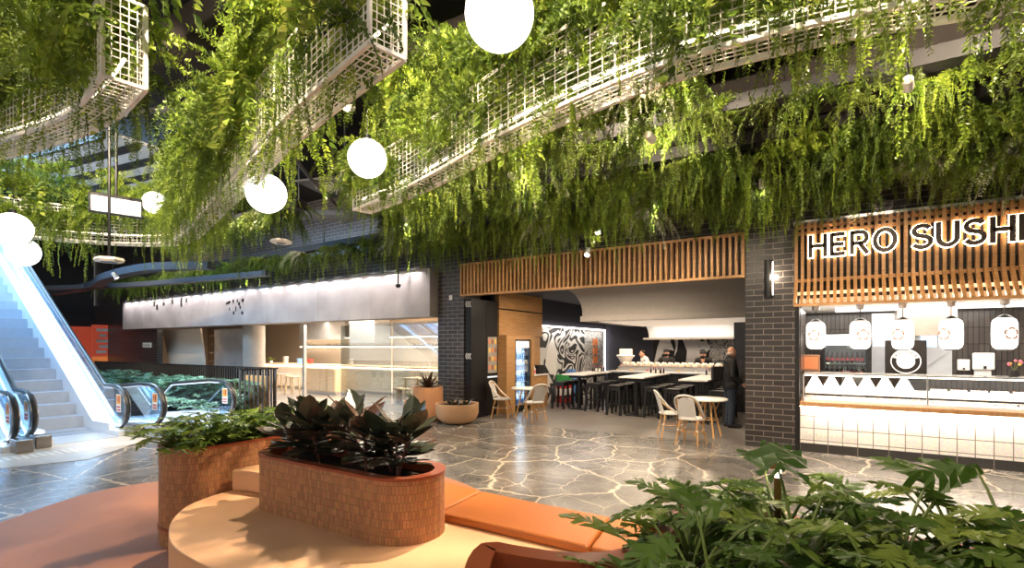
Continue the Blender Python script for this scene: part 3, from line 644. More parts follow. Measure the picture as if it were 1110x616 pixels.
# rubber plants in the oval planter
def ficus(loc, label, hgt, n):
    t = thing('rubber_plant', label, 'rubber plant', loc); s = Leafy(); q = B()
    for k in range(3):
        a0 = random.uniform(0,2*pi); top = Vector((cos(a0)*.10, sin(a0)*.10, hgt*random.uniform(.75,1))); q.tube([(0,0,-.02), top*.5+Vector((0,0,.02)), top], [.009,.008,.005], 6)
        for i in range(n):
            u = .3+.7*i/n; a = i*2.4+a0; p = top*u; el = .15+1.0*(i/n)**1.6
            d = Vector((cos(a)*cos(el), sin(a)*cos(el), sin(el))); L = random.uniform(.19,.29)
            st = p+d*.03; q.tube([p, st], .003, 5)
            s.leaf(st, d, Vector((-cos(a)*sin(el), -sin(a)*sin(el), cos(el)))+rv(.25), L, L*.52, .10, 2)
    s.obj('foliage', 'leaf_ficus', t); q.obj('stems', 'stem_red', t, smooth=True)
for i, (x, y, h) in enumerate([(-3.80,2.62,.30),(-3.45,2.58,.36),(-3.2,2.68,.38),(-2.92,2.58,.34),(-2.62,2.60,.36),(-3.62,2.72,.34),(-2.78,2.70,.32)]):
    ficus((x,y,.81), 'dark burgundy rubber plant in the oval planter, '+('at its left end|second from its left end|at its middle|right of its middle|at its right end|behind its left end|behind its right end'.split('|'))[i], h*1.05, 12)
# pots by the brick pillar
def pot(name, label, loc, prof, m):
    t = thing(name, label, 'plant pot', loc); r, z = prof[-1]
    B().lathe(prof+[(r-.035,z),(r-.035,z-.06)], 40).obj('shell', m, t, smooth=True, ang=40); B().lathe([(0,z-.07),(r-.03,z-.06)], 32).obj('soil', 'soil', t)
pot('tall_pot', 'tall round terracotta pot with a bromeliad by the left brick pillar', (-8.15,9.08,0), [(.20,0),(.28,.03),(.345,.12),(.355,.2),(.355,.80)], 'terracotta_pot')
pot('bowl_pot', 'low wide terracotta bowl pot right of the tall pot', (-7.30,9.12,0), [(.20,0),(.34,.03),(.44,.12),(.49,.24),(.49,.46)], 'terracotta_pale')
pot('small_pot', 'small pale terracotta pot half behind the tall pot', (-8.80,9.30,0), [(.18,0),(.235,.02),(.255,.08),(.26,.42)], 'terracotta_pale')
def rosette(name, label, loc, n, L, W, m, el0, el1, cat):
    t = thing(name, label, cat, loc); s = Leafy()
    for i in range(n):
        a = i*2.39996; el = el0+(el1-el0)*i/n; d = Vector((cos(a)*cos(el),sin(a)*cos(el),sin(el))); p = Vector((cos(a)*.02,sin(a)*.02,0)); r = random.random(); x = d.cross(Vector((0,0,1))).normalized(); pts = []; k = 7; l = L*random.uniform(.8,1.1)
        for j in range(k+1): f = j/k; pts.append((p.copy(), W*(.55+.6*sin(pi*min(1,f*1.1))*.8)*(1-f**3)+.001)); d = (d+Vector((cos(a)*.05,sin(a)*.05,-.10))).normalized(); p = p+d*l/k
        for (p0,w0),(p1,w1) in zip(pts, pts[1:]):
            u = d.cross(x)*.0; s.add([p0-x*w0,p0+Vector((0,0,-.3*w0)),p1+Vector((0,0,-.3*w1)),p1-x*w1],[(0,1,2,3)]); s.add([p0+Vector((0,0,-.3*w0)),p0+x*w0,p1+x*w1,p1+Vector((0,0,-.3*w1))],[(0,1,2,3)]); s.r += [r,r]
    s.obj('foliage', m, t)
rosette('bromeliad', 'spiky dark red bromeliad in the tall terracotta pot', (-8.15,9.08,.74), 30, .52, .04, 'leaf_brom', .5, 1.5, 'bromeliad')
rosette('cordyline', 'upright green strap-leaved plant in the small pale pot', (-8.80,9.30,.36), 9, .55, .035, 'leaf_deep', .9, 1.5, 'cordyline')
for i, (dx, dy) in enumerate(((-.2,0),(.02,-.1),(.22,.05))):
    rosette('bird_nest_fern', 'dark glossy rosette plant in the bowl pot, '+('left|middle|right')[0:].split('|')[i], (-7.3+dx,9.12+dy,.40), 14, .28, .045, 'leaf_ficus', .15, 1.3, 'fern')
# planted bed behind the escalators
tb = thing('planting_bed', 'tall planted bed behind the escalator balustrades', 'planter', (0,0,0)); B().box(-24,6.56,-.6,-12.6,7.7,.06).obj('box', 'duct_grey', tb); B().box(-23.95,6.6,.06,-12.65,7.65,.09).obj('soil', 'soil', tb)
random.seed(9)
first = None
for i in range(26):
    x = -12.95-i*.36; y = random.uniform(6.9,7.5)
    if i % 6 == 0: first = arum('monstera', 'broad-leaved green plant in the bed behind the escalator glass', (x,y,.05), 26, .88, .26, 'leaf_monstera', .6, lobes=6, w=.5, group='broad-leaved plants in the bed behind the escalators', cat='monstera')
    else: dup(first, (x,y,.05), random.uniform(0,6.28))
lowp = arum('low_creeper', 'low broad-leaved plant along the front of the bed behind the escalator glass', (-12.75,6.78,.07), 34, .42, .22, 'leaf_monstera', 1.0, lobes=5, w=.5, group='low plants along the front of the bed', cat='monstera', up=.9)
for i in range(1,15): dup(lowp, (-12.75-i*.27,6.76+.06*(i%2),.07), random.uniform(0,6.28))

# ---------------------------------------------------------------- escalators
SL = .60
def escalator(name, label, y0, y1, x0, up, panes, top=5.4):
    """steps between y0 and y1, comb at x0, running to -X; up: rises or descends"""
    t = thing(name, label, 'escalator', (0,0,0)); sg = SL if up else -SL; xb = x0-.55 if up else x0-2.2; xe = xb-(top/SL)
    s = B(); k = int((x0-xe)/.40)
    for i in range(k):
        xa = x0-i*.40; z = max(0, (xb-xa+.2)*SL) if up else -max(0, (xb-xa+.2)*SL)
        zt = z+.012
        if not up: zt = z
        s.box(xa-.42,y0,zt-.24,xa,y1,zt)
        for j in range(30): yy = y0+.01+(y1-y0-.02)*j/30; s.box(xa-.41,yy,zt,xa-.004,yy+.016,zt+.008)
    s.obj('steps', 'esc_step', t)
    line = lambda x: 0 if x > xb else (xb-x)*sg
    def profile(off, xs): return [(x, line(x)+off) for x in xs]
    xs = [x0+.95,x0+.5,x0+.15,x0-.3,xb,xb-.35]+[xb-.35-(xb-.35-xe)*i/8 for i in range(1,9)]
    def sheet(b, y, ya, lo, hi, xs):
        n = len(xs); vs = []
        for x in xs:
            z = line(x-.25)
            for yy in (y, ya):
                vs += [(x,yy,z+lo),(x,yy,z+hi)]
        fs = []
        for i in range(n-1):
            o = 4*i; q = o+4
            fs += [(o,q,q+1,o+1),(o+3,q+3,q+2,o+2),(o+1,q+1,q+3,o+3),(o+2,q+2,q,o)]
        fs += [(0,1,3,2),(4*n-3,4*n-4,4*n-2,4*n-1)]; b.add(vs, fs)
    for side, (yi, yo) in (('near', (y0, y0-.30)), ('far', (y1, y1+.30))):
        m = (yi*.25+yo*.75); d = 1 if yo > yi else -1
        b = B(); sheet(b, yi+.01*d, yi+.22*d, -.35, .10, xs); sheet(b, yi+.0*d, yi+.02*d, -.3, .22, xs[1:]); b.obj('skirt_deck', 'esc_alu', t)
        b = B(); sheet(b, yo-.02*d, yo, -.35, .10, xs); b.obj('outer_cladding', 'esc_alu', t)
        b = B(); sheet(b, yi+.07*d, yi+.09*d, .10, .115, xs[1:]); b.obj('skirt_light', 'led_cool', t)
        g = B(); gx = xs[2:]
        sheet(g, m-.006, m+.006, .10, .92, gx); g.obj('balustrade_glass', 'blue_glass', t)
        # rounded newel glass
        n = 12; c = (xs[2], .51); r = .41; g = B(); pts = [(c[0],.10)]+[(c[0]+.30*0+.62*cos(a), c[1]+r*sin(a)) for a in [(-.42*pi)+(.92*pi)*i/n for i in range(n+1)]]
        kk = len(pts); g.add([(x,yy,z) for yy in (m-.006,m+.006) for x,z in pts], [tuple(range(kk)), tuple(range(2*kk-1,kk-1,-1))]+[(i,kk+i,kk+(i+1)%kk,(i+1)%kk) for i in range(kk)]); g.obj('newel_glass', 'blue_glass', t)
        rail = [(c[0]+.62*cos(a)+.02, m, c[1]+(r+.02)*sin(a)) for a in [(-.45*pi)+(.95*pi)*i/16 for i in range(17)]]+[(x, m, line(x-.25)+.94) for x in xs[3:]]
        h = B(); h.tube(rail, .042, 8); h.obj('handrail', 'rubber', t, smooth=True)
        h = B(); h.tube([(p[0]-.015,p[1],p[2]-.0) for p in rail[:14]], .048, 6); h.v = [(x-.012, (y-m)*1.25+m, z) for x,y,z in h.v]; h.obj('handrail_guide', 'handrail_side', t, smooth=True)
        b = B(); sheet(b, m-.03, m+.03, .88, .915, gx); b.obj('rail_guide', 'esc_alu', t)
        b = B().box(xs[0]-.06,m-.11,0,xs[0]+.30,m+.11,.22); b.obj('handrail_inlet', 'handrail_side', t, bev=.02)
        e = thing if 0 else None
        if panes:
            yy = m+(-.012 if True else 0)
            q = B().box(c[0]+.12,yy-.003,.42,c[0]+.34,yy,.78).obj('safety_sticker', 'sticker_white', t)
            B().box(c[0]+.14,yy-.006,.58,c[0]+.32,yy-.003,.76).obj('yellow_panel', 'sticker_orange', q)
            w = B()
            for i in range(3):
                for j in range(2): w.box(c[0]+.145+.06*i,yy-.006,.44+.06*j,c[0]+.19+.06*i,yy-.003,.48+.06*j)
            w.box(c[0]+.17,yy-.008,.64,c[0]+.2,yy-.006,.72).box(c[0]+.24,yy-.008,.62,c[0]+.29,yy-.006,.74)
            w.obj('red_pictograms', 'sticker_red', q)
    B().box(x0-.05,y0,-.02,x0+1.0,y1,.012).obj('comb_plate', 'steel_brushed', t)
    return t
escalator('escalator', 'glass-sided escalator with blue lit steps climbing to the upper left', 3.25, 4.20, -12.70, True, True)
escalator('escalator', 'escalator at the left edge of the picture beside the climbing one', 1.55, 2.50, -12.45, True, True)
escalator('escalator', 'escalator going down, its glass side standing before the planted bed', 5.20, 6.20, -12.45, False, True, 2.6)
# dark railing round the opening
t = thing('railing', 'dark vertical-bar railing behind the planted bed and escalators', 'railing', (0,0,0))
r = B(); r.bar((-24.4,7.95,1.18),(-12.4,7.95,1.18),.06,.03); r.bar((-24.4,7.95,.08),(-12.4,7.95,.08),.05,.02); r.bar((-12.4,7.95,1.18),(-12.4,6.95,1.18),.06,.03); r.bar((-12.4,7.95,.08),(-12.4,6.95,.08),.05,.02); r.obj('rails', 'black_metal', t)
r = B()
for i in range(96): x = -12.55-i*.124; r.box(x-.008,7.925,.08,x+.008,7.975,1.18)
r.obj('bars', 'black_metal', t)
r = B()
for i in range(9): y = 7.9-i*.118; r.box(-12.43,y-.01,.0,-12.37,y+.01,1.18)
r.obj('return_bars', 'duct_grey', t)
tag(B().prism([(-13.6,7.72),(-12.5,7.72),(-12.5,7.80),(-13.6,7.80)], 0, .98).obj('corner_hoarding', 'oak', bev=.01), 'tan timber panel inside the corner of the dark railing', 'panel')

# ---------------------------------------------------------------- hanging lamps and ceiling fittings
def globe(loc, r, label):
    t = thing('globe_lamp', label, 'lamp', loc)
    B().ell((0,0,0), r, 40, 24).obj('globe', 'globe_glass', t, smooth=True, ang=80)
    B().lathe([(.045,r-.01),(.045,r+.05),(.012,r+.06)], 16).obj('cap', 'black_metal', t, smooth=True); B().tube([(0,0,r+.05),(0,0,6.2-loc[2])], .005, 6).obj('cord', 'black_metal', t)
globe((-1.83,2.72,3.9), .222, 'largest white globe lamp at the top of the picture')
globe((-4.51,4.0,3.9), .215, 'white globe lamp right of the long mesh trough')
globe((-5.95,3.67,3.65), .235, 'white globe lamp just under the long mesh trough')
globe((-10.17,4.18,4.3), .19, 'small white globe lamp right of the hanging sign box')
globe((-10.6,2.44,3.55), .24, 'upper of the two white globe lamps at the left edge')
globe((-13.4,3.23,3.6), .27, 'lower of the two white globe lamps at the left edge')
# hanging sign box, hexagonal speaker
t = thing('hanging_sign', 'blank white lit sign box hanging on a black pole', 'sign', (-10.2,3.62,4.12), radians(76))
B().box(-.36,-.06,-.16,.36,.06,.17).obj('case', 'black_metal', t, bev=.01); B().box(-.33,-.066,-.14,.33,-.06,.11).obj('face', 'screen_glow', t); B().tube([(0,0,.17),(0,0,2.05)], .022, 8).obj('pole', 'black_metal', t)
t = thing('hexagon_speaker', 'pale hexagonal speaker on a black drop pole below the plants', 'speaker', (-8.98,3.1,3.02))
B().lathe([(.10,-.03),(.17,-.03),(.19,.0),(.17,.035),(.05,.045)], 6).obj('body', 'white_powder', t); B().lathe([(.115,-.034),(.115,-.02)], 6).obj('grille', 'duct_grey', t); B().tube([(0,0,.04),(0,0,3.18)], .02, 8).obj('pole', 'black_metal', t)
t = thing('hexagon_speaker', 'pale flat speaker on a thin rod right of the long mesh trough', 'speaker', (-8.0,5.2,3.55))
B().lathe([(.10,-.03),(.16,-.03),(.18,.0),(.15,.03)], 6).obj('body', 'white_powder', t); B().lathe([(.08,-.034),(.08,-.02)], 12).obj('grille', 'duct_grey', t); B().tube([(0,0,.03),(0,0,2.645)], .01, 8).obj('pole', 'black_metal', t)
# air diffuser on its frame
t = thing('ceiling_diffuser', 'square grey ceiling diffuser with a round swirl grille between the troughs', 'vent', (-8.5,6.75,4.95), .3)
b = B().box(-.55,-.55,.01,.55,.55,.05); b.obj('plate', 'duct_grey', t)
b = B()
for k in range(20): a = k*pi/10; b.bar((.1*cos(a),.1*sin(a),0),(.42*cos(a),.42*sin(a),0),.03,.012)
b.lathe([(.08,-.01),(.1,0),(.08,.01)], 16); b.obj('grille', 'white_powder', t)
for x, y in ((-.5,-.5),(.5,.5),(-.5,.5),(.5,-.5)): B().tube([(x,y,.05),(x,y,1.245)], .012, 6).obj('hanger_rod', 'black_metal', t)
# pipes and ducts in the black ceiling
def pipe(pts, r, m, label, name='ceiling_pipe', cat='pipe'): tag(B().tube(pts, r, 10).obj(name, m, smooth=True), label, cat)
pipe([(-9.5,7.6,4.9),(-8.3,6.0,4.9),(-7.6,4.8,5.2)], .035, 'duct_grey', 'thin grey pipe crossing the dark ceiling beside the diffuser')
pipe([(-7.0,.9,5.4),(-5.2,2.35,5.55),(-3.6,3.5,5.7)], .03, 'duct_grey', 'grey pipe crossing the dark gap right of the top left trough')
pipe([(-12.0,7.3,5.0),(-10.2,7.3,4.8),(-8.9,7.4,4.6),(-7.9,7.4,4.7)], .15, 'duct_grey', 'fat curved grey duct under the diffuser', 'ceiling_duct', 'duct')
pipe([(-14,2.0,5.5),(-6,5.6,5.9)], .05, 'duct_grey', 'long straight conduit high in the dark ceiling')
P = spline([(-27,7.2,0),(-22.5,7.1,0),(-19.5,6.5,0),(-16.5,6.3,0),(-15.2,6.6,0),(-14,7.2,0)], .3); Q = offset(P, .35)
b = B(); k = len(P); b.prism([(p.x,p.y) for p in P]+Q[::-1], 3.85, 4.05); tag(b.obj('curved_bulkhead', 'bulkhead_grey'), 'curved dark bulkhead snaking over the railing at left', 'bulkhead')
P = spline([(-26,6.0,0),(-21,7.7,0),(-17,8.3,0),(-14,8.7,0)], .3); Q = offset(P, .25)
tag(B().prism([(p.x,p.y) for p in P]+Q[::-1], 3.85, 4.0).obj('curved_bulkhead', 'bulkhead_grey'), 'second curved dark bulkhead nearer the concrete fascia', 'bulkhead')
t = thing('roof_panel', 'pale ribbed roof panels glimpsed between the top left troughs', 'roof panel', (-13.5,4.6,5.6), .15)
B().box(-2.2,-1.2,.05,2.2,1.2,.1).obj('sheet', 'sky_panel', t)
b = B()
for k in range(5): b.box(-2.2,-1.2+k*.58,-.08,2.2,-1.14+k*.58,.05)
b.obj('purlins', 'black_metal', t)
t = thing('roof_panel', 'pale ribbed panel at the top left corner', 'roof panel', (-9.6,1.6,5.55), .1)
B().box(-1.2,-.3,.05,1.0,.3,.1).obj('sheet', 'sky_panel', t)
# track spotlights, some of them added as fill
def track(loc, tgt, e, label, ang=60, col=WARM):
    t = thing('spotlight', label, 'spotlight', loc); d = (Vector(tgt)-Vector(loc)).normalized(); q = d.to_track_quat('Z', 'Y')
    h = B().lathe([(.02,-.16),(.045,-.15),(.055,0),(.05,.0),(.045,-.02)], 20).obj('head', 'white_powder', t, smooth=True); h.rotation_mode = 'QUATERNION'; h.rotation_quaternion = q
    l = B().lathe([(0,-.012),(.044,-.012)], 16).obj('lens', 'lens', t); l.rotation_mode = 'QUATERNION'; l.rotation_quaternion = q
    B().tube([(0,0,0) if 0 else tuple(-d*.14), (-d.x*.14,-d.y*.14,.10), (-d.x*.14,-d.y*.14,6.2-loc[2])], .008, 6).obj('stem', 'black_metal', t)
    light('SPOT', tuple(d*.02), e, col, None, .05, ang, .7, parent=t).rotation_euler = d.to_track_quat('-Z', 'Y').to_euler()
T = [((-5.61,4.61,5.0),(-5.2,2.9,4.2),650,'spotlight head just right of the long mesh trough',95),
 ((-.53,7.07,4.9),(-.4,4.6,4.2),330,'spotlight head under the dark bulkhead at upper right',95),
 ((-3.92,9.28,3.98),(-3.6,7.5,2.6),90,'starry bright spotlight among the plants left of centre',70),
 ((-4.12,9.2,3.55),(-4.1,7.0,0),260,'starry bright spotlight just above the timber fascia',75),
 ((-2.2,5.6,5.3),(-3.9,2.2,.5),1550,'ceiling spotlight above the centre lighting the seating deck',48),
 ((-3.3,1.2,5.4),(-5.0,3.4,4.2),700,'ceiling spotlight above the near side of the long trough',100),
 ((-6.9,1.8,5.5),(-8.6,4.2,4.2),650,'ceiling spotlight above the bend of the long trough',100),
 ((-9.5,2.0,5.5),(-11.2,4.0,4.2),450,'ceiling spotlight near the escalator end of the long trough',100),
 ((-5.0,.4,5.3),(-6.2,1.7,4.2),170,'ceiling spotlight above the top left trough',100),
 ((-3.6,2.5,5.5),(-4.0,4.6,4.2),650,'ceiling spotlight lighting the left end of the upper right trough',95),
 ((-1.6,1.6,5.5),(-1.6,3.7,4.2),750,'ceiling spotlight lighting the middle of the upper right trough',95),
 ((.7,1.8,5.5),(.5,3.8,4.2),700,'ceiling spotlight lighting the right end of the upper right trough',95),
 ((1.0,4.6,5.0),(.2,2.3,.9),1150,'ceiling spotlight over the right planter bed',60),
 ((-6.6,6.2,5.4),(-6.6,8.9,3.9),330,'ceiling spotlight on the plants above the left brick pillar',100),
 ((-2.6,6.1,5.4),(-2.8,8.4,3.9),330,'ceiling spotlight on the plants above the timber fascia',100),
 ((1.4,5.2,5.2),(1.2,8.6,3.9),300,'ceiling spotlight on the plants above the kiosk sign',100),
 ((-12,5.6,5.4),(-12.5,8.6,3.9),260,'ceiling spotlight on the plants above the railing',110),
 ((-19.5,6.9,5.4),(-20,9.0,3.9),240,'ceiling spotlight on the plants above the far end of the fascia',110),
 ((-7.4,7.6,4.3),(-8.0,9.1,.4),160,'ceiling spotlight over the round terracotta pots',60),
 ((-2.6,8.6,4.2),(-2.3,9.9,.3),150,'ceiling spotlight over the right cafe table',60),
 ((-6.0,5.6,5.6),(-6.2,6.6,0),900,'added fill spotlight over the middle of the dark marble floor',110),  # this and the next two: fill lamps added to light the floor
 ((-1.2,5.4,5.6),(-1.0,6.6,0),800,'added fill spotlight over the marble floor before the kiosk',110),
 ((-10.5,5.6,5.6),(-10.3,6.2,0),700,'added fill spotlight over the marble floor by the escalators',110),
 ((-14.6,5.2,3.4),(-14.0,7.0,.4),700,'added cool fill spotlight over the planted bed behind the escalators',110,(.85,.95,1)),  # cool fill lamp added to brighten the dark bed plants
 ((-.2,.4,5.2),(.1,2.3,.9),260,'added fill spotlight above the near side of the right planter bed',60),  # fill lamp added so the leaves nearest the camera are not dull
 ((-6.2,6.38,4.25),(-6.0,8.6,4.0),95,'small added fill spotlight among the ceiling racks over the left brick pillar',120),  # this and the next three: fill lamps added to lift the dark back foliage
 ((-4.0,6.38,4.25),(-3.8,8.6,4.0),95,'small added fill spotlight among the ceiling racks over the left half of the timber fascia',120),
 ((-1.9,6.2,4.3),(-1.7,8.6,4.0),95,'small added fill spotlight among the ceiling racks over the right half of the timber fascia',120),
 ((.6,6.3,4.3),(.8,8.6,4.0),95,'small added fill spotlight among the ceiling racks before the kiosk sign',120),
 ((-.95,8.7,4.2),(-.95,9.75,2.0),25,'ceiling spotlight washing the right brick pillar',70)]
for l, g, e, s, *a in T: track(l, g, e, s, *a)
t = thing('security_camera', 'small dome security camera hanging before the concrete fascia', 'camera', (-9.25,9.2,3.28)); B().lathe([(.0,-.06),(.05,-.04),(.065,0),(.065,.03),(.02,.05)], 16).obj('dome', 'black_satin', t, smooth=True); B().tube([(0,0,.04),(0,0,1.17)], .02, 8).obj('pole', 'black_metal', t)
t = thing('wall_sconce', 'long black half-round wall light on the right brick pillar', 'wall light', (-.97,9.75,2.6))
B().lathe([(.07,0),(.07,.64)], 20).obj('shade', 'black_metal', t, smooth=True); B().box(.058,-.05,.03,.078,-.015,.61).obj('lit_slot', 'panel_glow', t); B().box(-.04,-.02,.05,.04,0,.6).obj('back_plate', 'black_metal', t)
light('POINT', (-.87,9.66,2.95), 7, WARM, None, .03)
tag(B().box(-8.05,9.735,2.9,-7.95,9.75,3.02).obj('wall_sensor', 'white_powder', bev=.004), 'small white square sensor on the left brick pillar', 'sensor')
# path lights in the planters
def pathlight(loc, h, label):
    t = thing('path_light', label, 'path light', loc); B().lathe([(.016,0),(.016,h-.06)], 16).obj('post', 'brass', t, smooth=True)
    B().lathe([(.016,h-.02),(.036,h-.02),(.036,h+.012),(0,h+.014)], 20).obj('cap', 'brass', t, smooth=True); B().lathe([(.014,h-.06),(.014,h-.02)], 14).obj('glow', 'led_warm', t)
    light('POINT', (0,0,h-.04), 1.6, WARM, None, .02, parent=t)
pathlight((-.22,2.58,.80), .42, 'brass path light among the philodendrons at right'); pathlight((-3.02,2.78,.80), .42, 'brass path light behind the rubber plants in the oval planter'); pathlight((-4.92,3.42,.78), .42, 'brass path light in the tall left planter')

# ---------------------------------------------------------------- cafe furniture
def chair_proto(label, group):
    t = thing('bistro_chair', label, 'chair', (0,0,0), 0, group)
    B().lathe([(0,.435),(.2,.435),(.225,.445),(.225,.465),(.2,.475),(0,.47)], 28).obj('seat', 'woven_white', t, smooth=True, ang=50)
    P = [(-.215,.12,.45),(-.225,-.08,.60),(-.215,-.22,.76),(-.15,-.285,.86),(0,-.305,.89),(.15,-.285,.86),(.215,-.22,.76),(.225,-.08,.60),(.215,.12,.45)]
    arch = spline(P, .04); B().tube(arch, .017, 8).obj('arch_frame', 'woven_white', t, smooth=True)
    inner = spline([(x*.86,y+.012,z-.02) for x,y,z in P], .04); B().tube(inner, .012, 8).obj('inner_cane', 'bamboo', t, smooth=True)
    b = B(); n = 10; lo = [(-.145+.29*i/n,-.17-.045*sin(pi*i/n),.50) for i in range(n+1)]; hi = [(-.135+.27*i/n,-.265-.035*sin(pi*i/n),.80+.055*sin(pi*i/n)) for i in range(n+1)]
    vs = lo+hi+[(x,y+.012,z) for x,y,z in lo+hi]; k = n+1; b.add(vs, [(i,i+1,k+i+1,k+i) for i in range(n)]+[(2*k+i,3*k+i,3*k+i+1,2*k+i+1) for i in range(n)]); b.obj('back_panel', 'woven_grey', t, smooth=True)
    b = B()
    for sx in (-.15,.15): b.tube([(sx,-.17,.46),(sx*.98,-.2,.6),(sx*.92,-.27,.82)], .011, 6)
    b.obj('back_posts', 'woven_white', t, smooth=True)
    for sx, sy in ((-1,1),(1,1),(-1,-1),(1,-1)):
        B().tube([(.15*sx,.14*sy,.44),(.175*sx,.17*sy,.24),(.205*sx,.215*sy,0)], .0155, 8).tube([(.168*sx,.162*sy,.30),(.12*sx,.13*sy,.37),(.07*sx,.15*sy,.435)], .010, 6).obj('leg', 'bamboo', t, smooth=True)
        B().tube([(.171*sx,.165*sy,.27),(.176*sx,.17*sy,.235)], .020, 8).obj('binding', 'woven_white', t, smooth=True)
    B().tube([(.18*cos(a),.18*sin(a),.23) for a in [2*pi*i/24 for i in range(24)]], .009, 6, closed=True).obj('stretcher', 'bamboo', t, smooth=True)
    return t
c0 = chair_proto('white woven bistro chair left of the left cafe table, turned to face it', 'woven bistro chairs')
c0.location = (-6.98,10.5,0); c0.rotation_euler.z = radians(-75)
dup(c0, (-5.93,10.28,0), radians(62), 'white woven bistro chair right of the left cafe table, its back to the mural')
dup(c0, (-2.72,10.05,0), radians(-62), 'white woven bistro chair left of the right cafe table, seen side-on')
dup(c0, (-2.20,9.48,0), radians(-8), 'white woven bistro chair with its back to us before the right cafe table')
def cafe_table(loc, label):
    t = thing('cafe_table', label, 'table', loc)
    B().lathe([(0,.70),(.34,.70),(.365,.715),(.365,.735),(.345,.75),(0,.75)], 36).obj('tabletop', 'white_ceramic', t, smooth=True, ang=40)
    for a in range(4):
        c, s = cos(a*pi/2+.6), sin(a*pi/2+.6); B().tube([(.10*c,.10*s,.70),(.16*c,.16*s,.4),(.26*c,.26*s,0)], .017, 8).tube([(.24*c,.24*s,.70),(.13*c,.13*s,.47)], .012, 6).obj('leg', 'bamboo', t, smooth=True)
    B().tube([(.17*cos(q),.17*sin(q),.34) for q in [2*pi*i/24 for i in range(24)]], .01, 6, closed=True).obj('stretcher', 'bamboo', t, smooth=True)
cafe_table((-6.42,10.72,0), 'round white cafe table on cane legs in front of the lit drinks fridge'); cafe_table((-2.10,10.42,0), 'round white cafe table on cane legs near the right brick pillar')
# high tables, stools
st = thing('bar_stool', 'black square bar stool', 'stool', (0,0,0), 0, 'black bar stools at the high tables')
B().box(-.17,-.17,.73,.17,.17,.76).obj('seat', 'black_satin', st, bev=.01)
for sx, sy in ((-1,-1),(1,-1),(1,1),(-1,1)): B().bar((.14*sx,.14*sy,.73),(.18*sx,.18*sy,0),.05,.05).obj('leg', 'black_metal', st)
b = B(); ap_ = B(); q = .162
for k in range(4): a = ((-1,-1),(1,-1),(1,1),(-1,1)); p0 = a[k]; p1 = a[(k+1)%4]; b.bar((p0[0]*q,p0[1]*q,.30),(p1[0]*q,p1[1]*q,.30),.025,.025); ap_.bar((p0[0]*.145,p0[1]*.145,.70),(p1[0]*.145,p1[1]*.145,.68),.02,.10)
b.obj('footrest', 'black_metal', st); ap_.obj('apron', 'black_metal', st)
used = 0
side = {-1:'left', 1:'right'}
for nm, x0, x1, y0, y1 in (('left',-6.42,-5.72,12.65,14.55),('middle',-4.6,-3.95,12.2,14.5),('right',-3.05,-2.4,11.9,14.3)):
    t = thing('high_table', f'white high table standing end-on to the sushi counter, the {nm} one of three', 'table', ((x0+x1)/2,(y0+y1)/2,0))
    hx, hy = (x1-x0)/2, (y1-y0)/2
    B().box(-hx,-hy,.96,hx,hy,1.0).obj('tabletop', 'table_white', t, bev=.006); b = B().box(-hx+.12,-hy+.2,.88,hx-.12,hy-.1,.96); b.obj('apron', 'black_metal', t)
    for sy in (-1,1): B().box(-.04,sy*(hy-.4)-.04,0,.04,sy*(hy-.4)+.04,.9).box(-.22,sy*(hy-.4)-.22,0,.22,sy*(hy-.4)+.22,.02).obj('pedestal', 'black_metal', t)
    for sd in (-1, 1):
        for k in range(3):
            lab = f'black bar stool {side[sd]} of the {nm} high table, '+('nearest the entrance','middle of its row','nearest the counter')[k]
            L = ((x0-.16) if sd < 0 else (x1+.16), y0+.25+k*.62, 0)
            if not used: st.location = L; st['label'] = lab; used = 1
            else: dup(st, L, 0, lab)

# ---------------------------------------------------------------- restaurant
t = thing('sushi_counter', 'long black-tiled sushi counter across the back of the restaurant', 'counter', (0,0,0))
B().box(-5.9,14.75,.08,-2.3,15.3,.97).obj('tiled_front', 'black_stack_tile', t); B().box(-5.9,14.8,0,-2.3,15.3,.08).obj('plinth', 'black_satin', t)
B().box(-5.95,14.65,.97,-2.3,15.35,1.01).obj('countertop', 'steel_brushed', t, bev=.006); B().box(-5.9,15.5,.0,-2.3,15.9,1.12).obj('inner_bench', 'black_satin', t)
B().box(-5.8,15.35,1.0,-2.35,15.75,1.13).obj('conveyor', 'steel', t)
def plate(k):
    t = thing('sushi_plate', 'small plate of sushi riding along the counter conveyor', 'sushi plate', (0,0,0), 0, 'sushi plates on the conveyor')
    B().lathe([(0,0),(.05,0),(.075,.018),(.07,.02),(0,.008)], 14).obj('dish', 'white_ceramic', t, smooth=True); B().ell((-.02,0,.035), (.035,.02,.02), 8, 6).ell((.025,0,.035), (.035,.02,.02), 8, 6).obj('sushi', k, t, smooth=True); return t
pls = [plate(k) for k in ('salmon','rice','tuna','egg')]; random.seed(3); n = 0
for row_, y, z in ((0,15.43,1.13),(1,15.60,1.13),(2,15.0,1.01)):
    for i in range(22):
        x = -5.7+i*.156+random.uniform(-.02,.02)
        if row_ == 2 and i % 3: continue
        if n < 4: p = pls[n]; p.location = (x,y,z)
        else: dup(random.choice(pls), (x,y,z), random.uniform(0,6))
        n += 1
lid = tag(B().lathe([(.07,0),(.078,.02),(.066,.08),(.035,.115),(0,.125)], 14).obj('plate_cover', 'dome_plastic', smooth=True), 'pale dome cover over a conveyor plate', 'cover', 'pale dome covers on the conveyor'); lid.location = (-5.62,15.43,1.152)
for i in range(1, 34): dup(lid, (-5.62+i*.098, 15.43 if i % 2 else 15.60, 1.152))
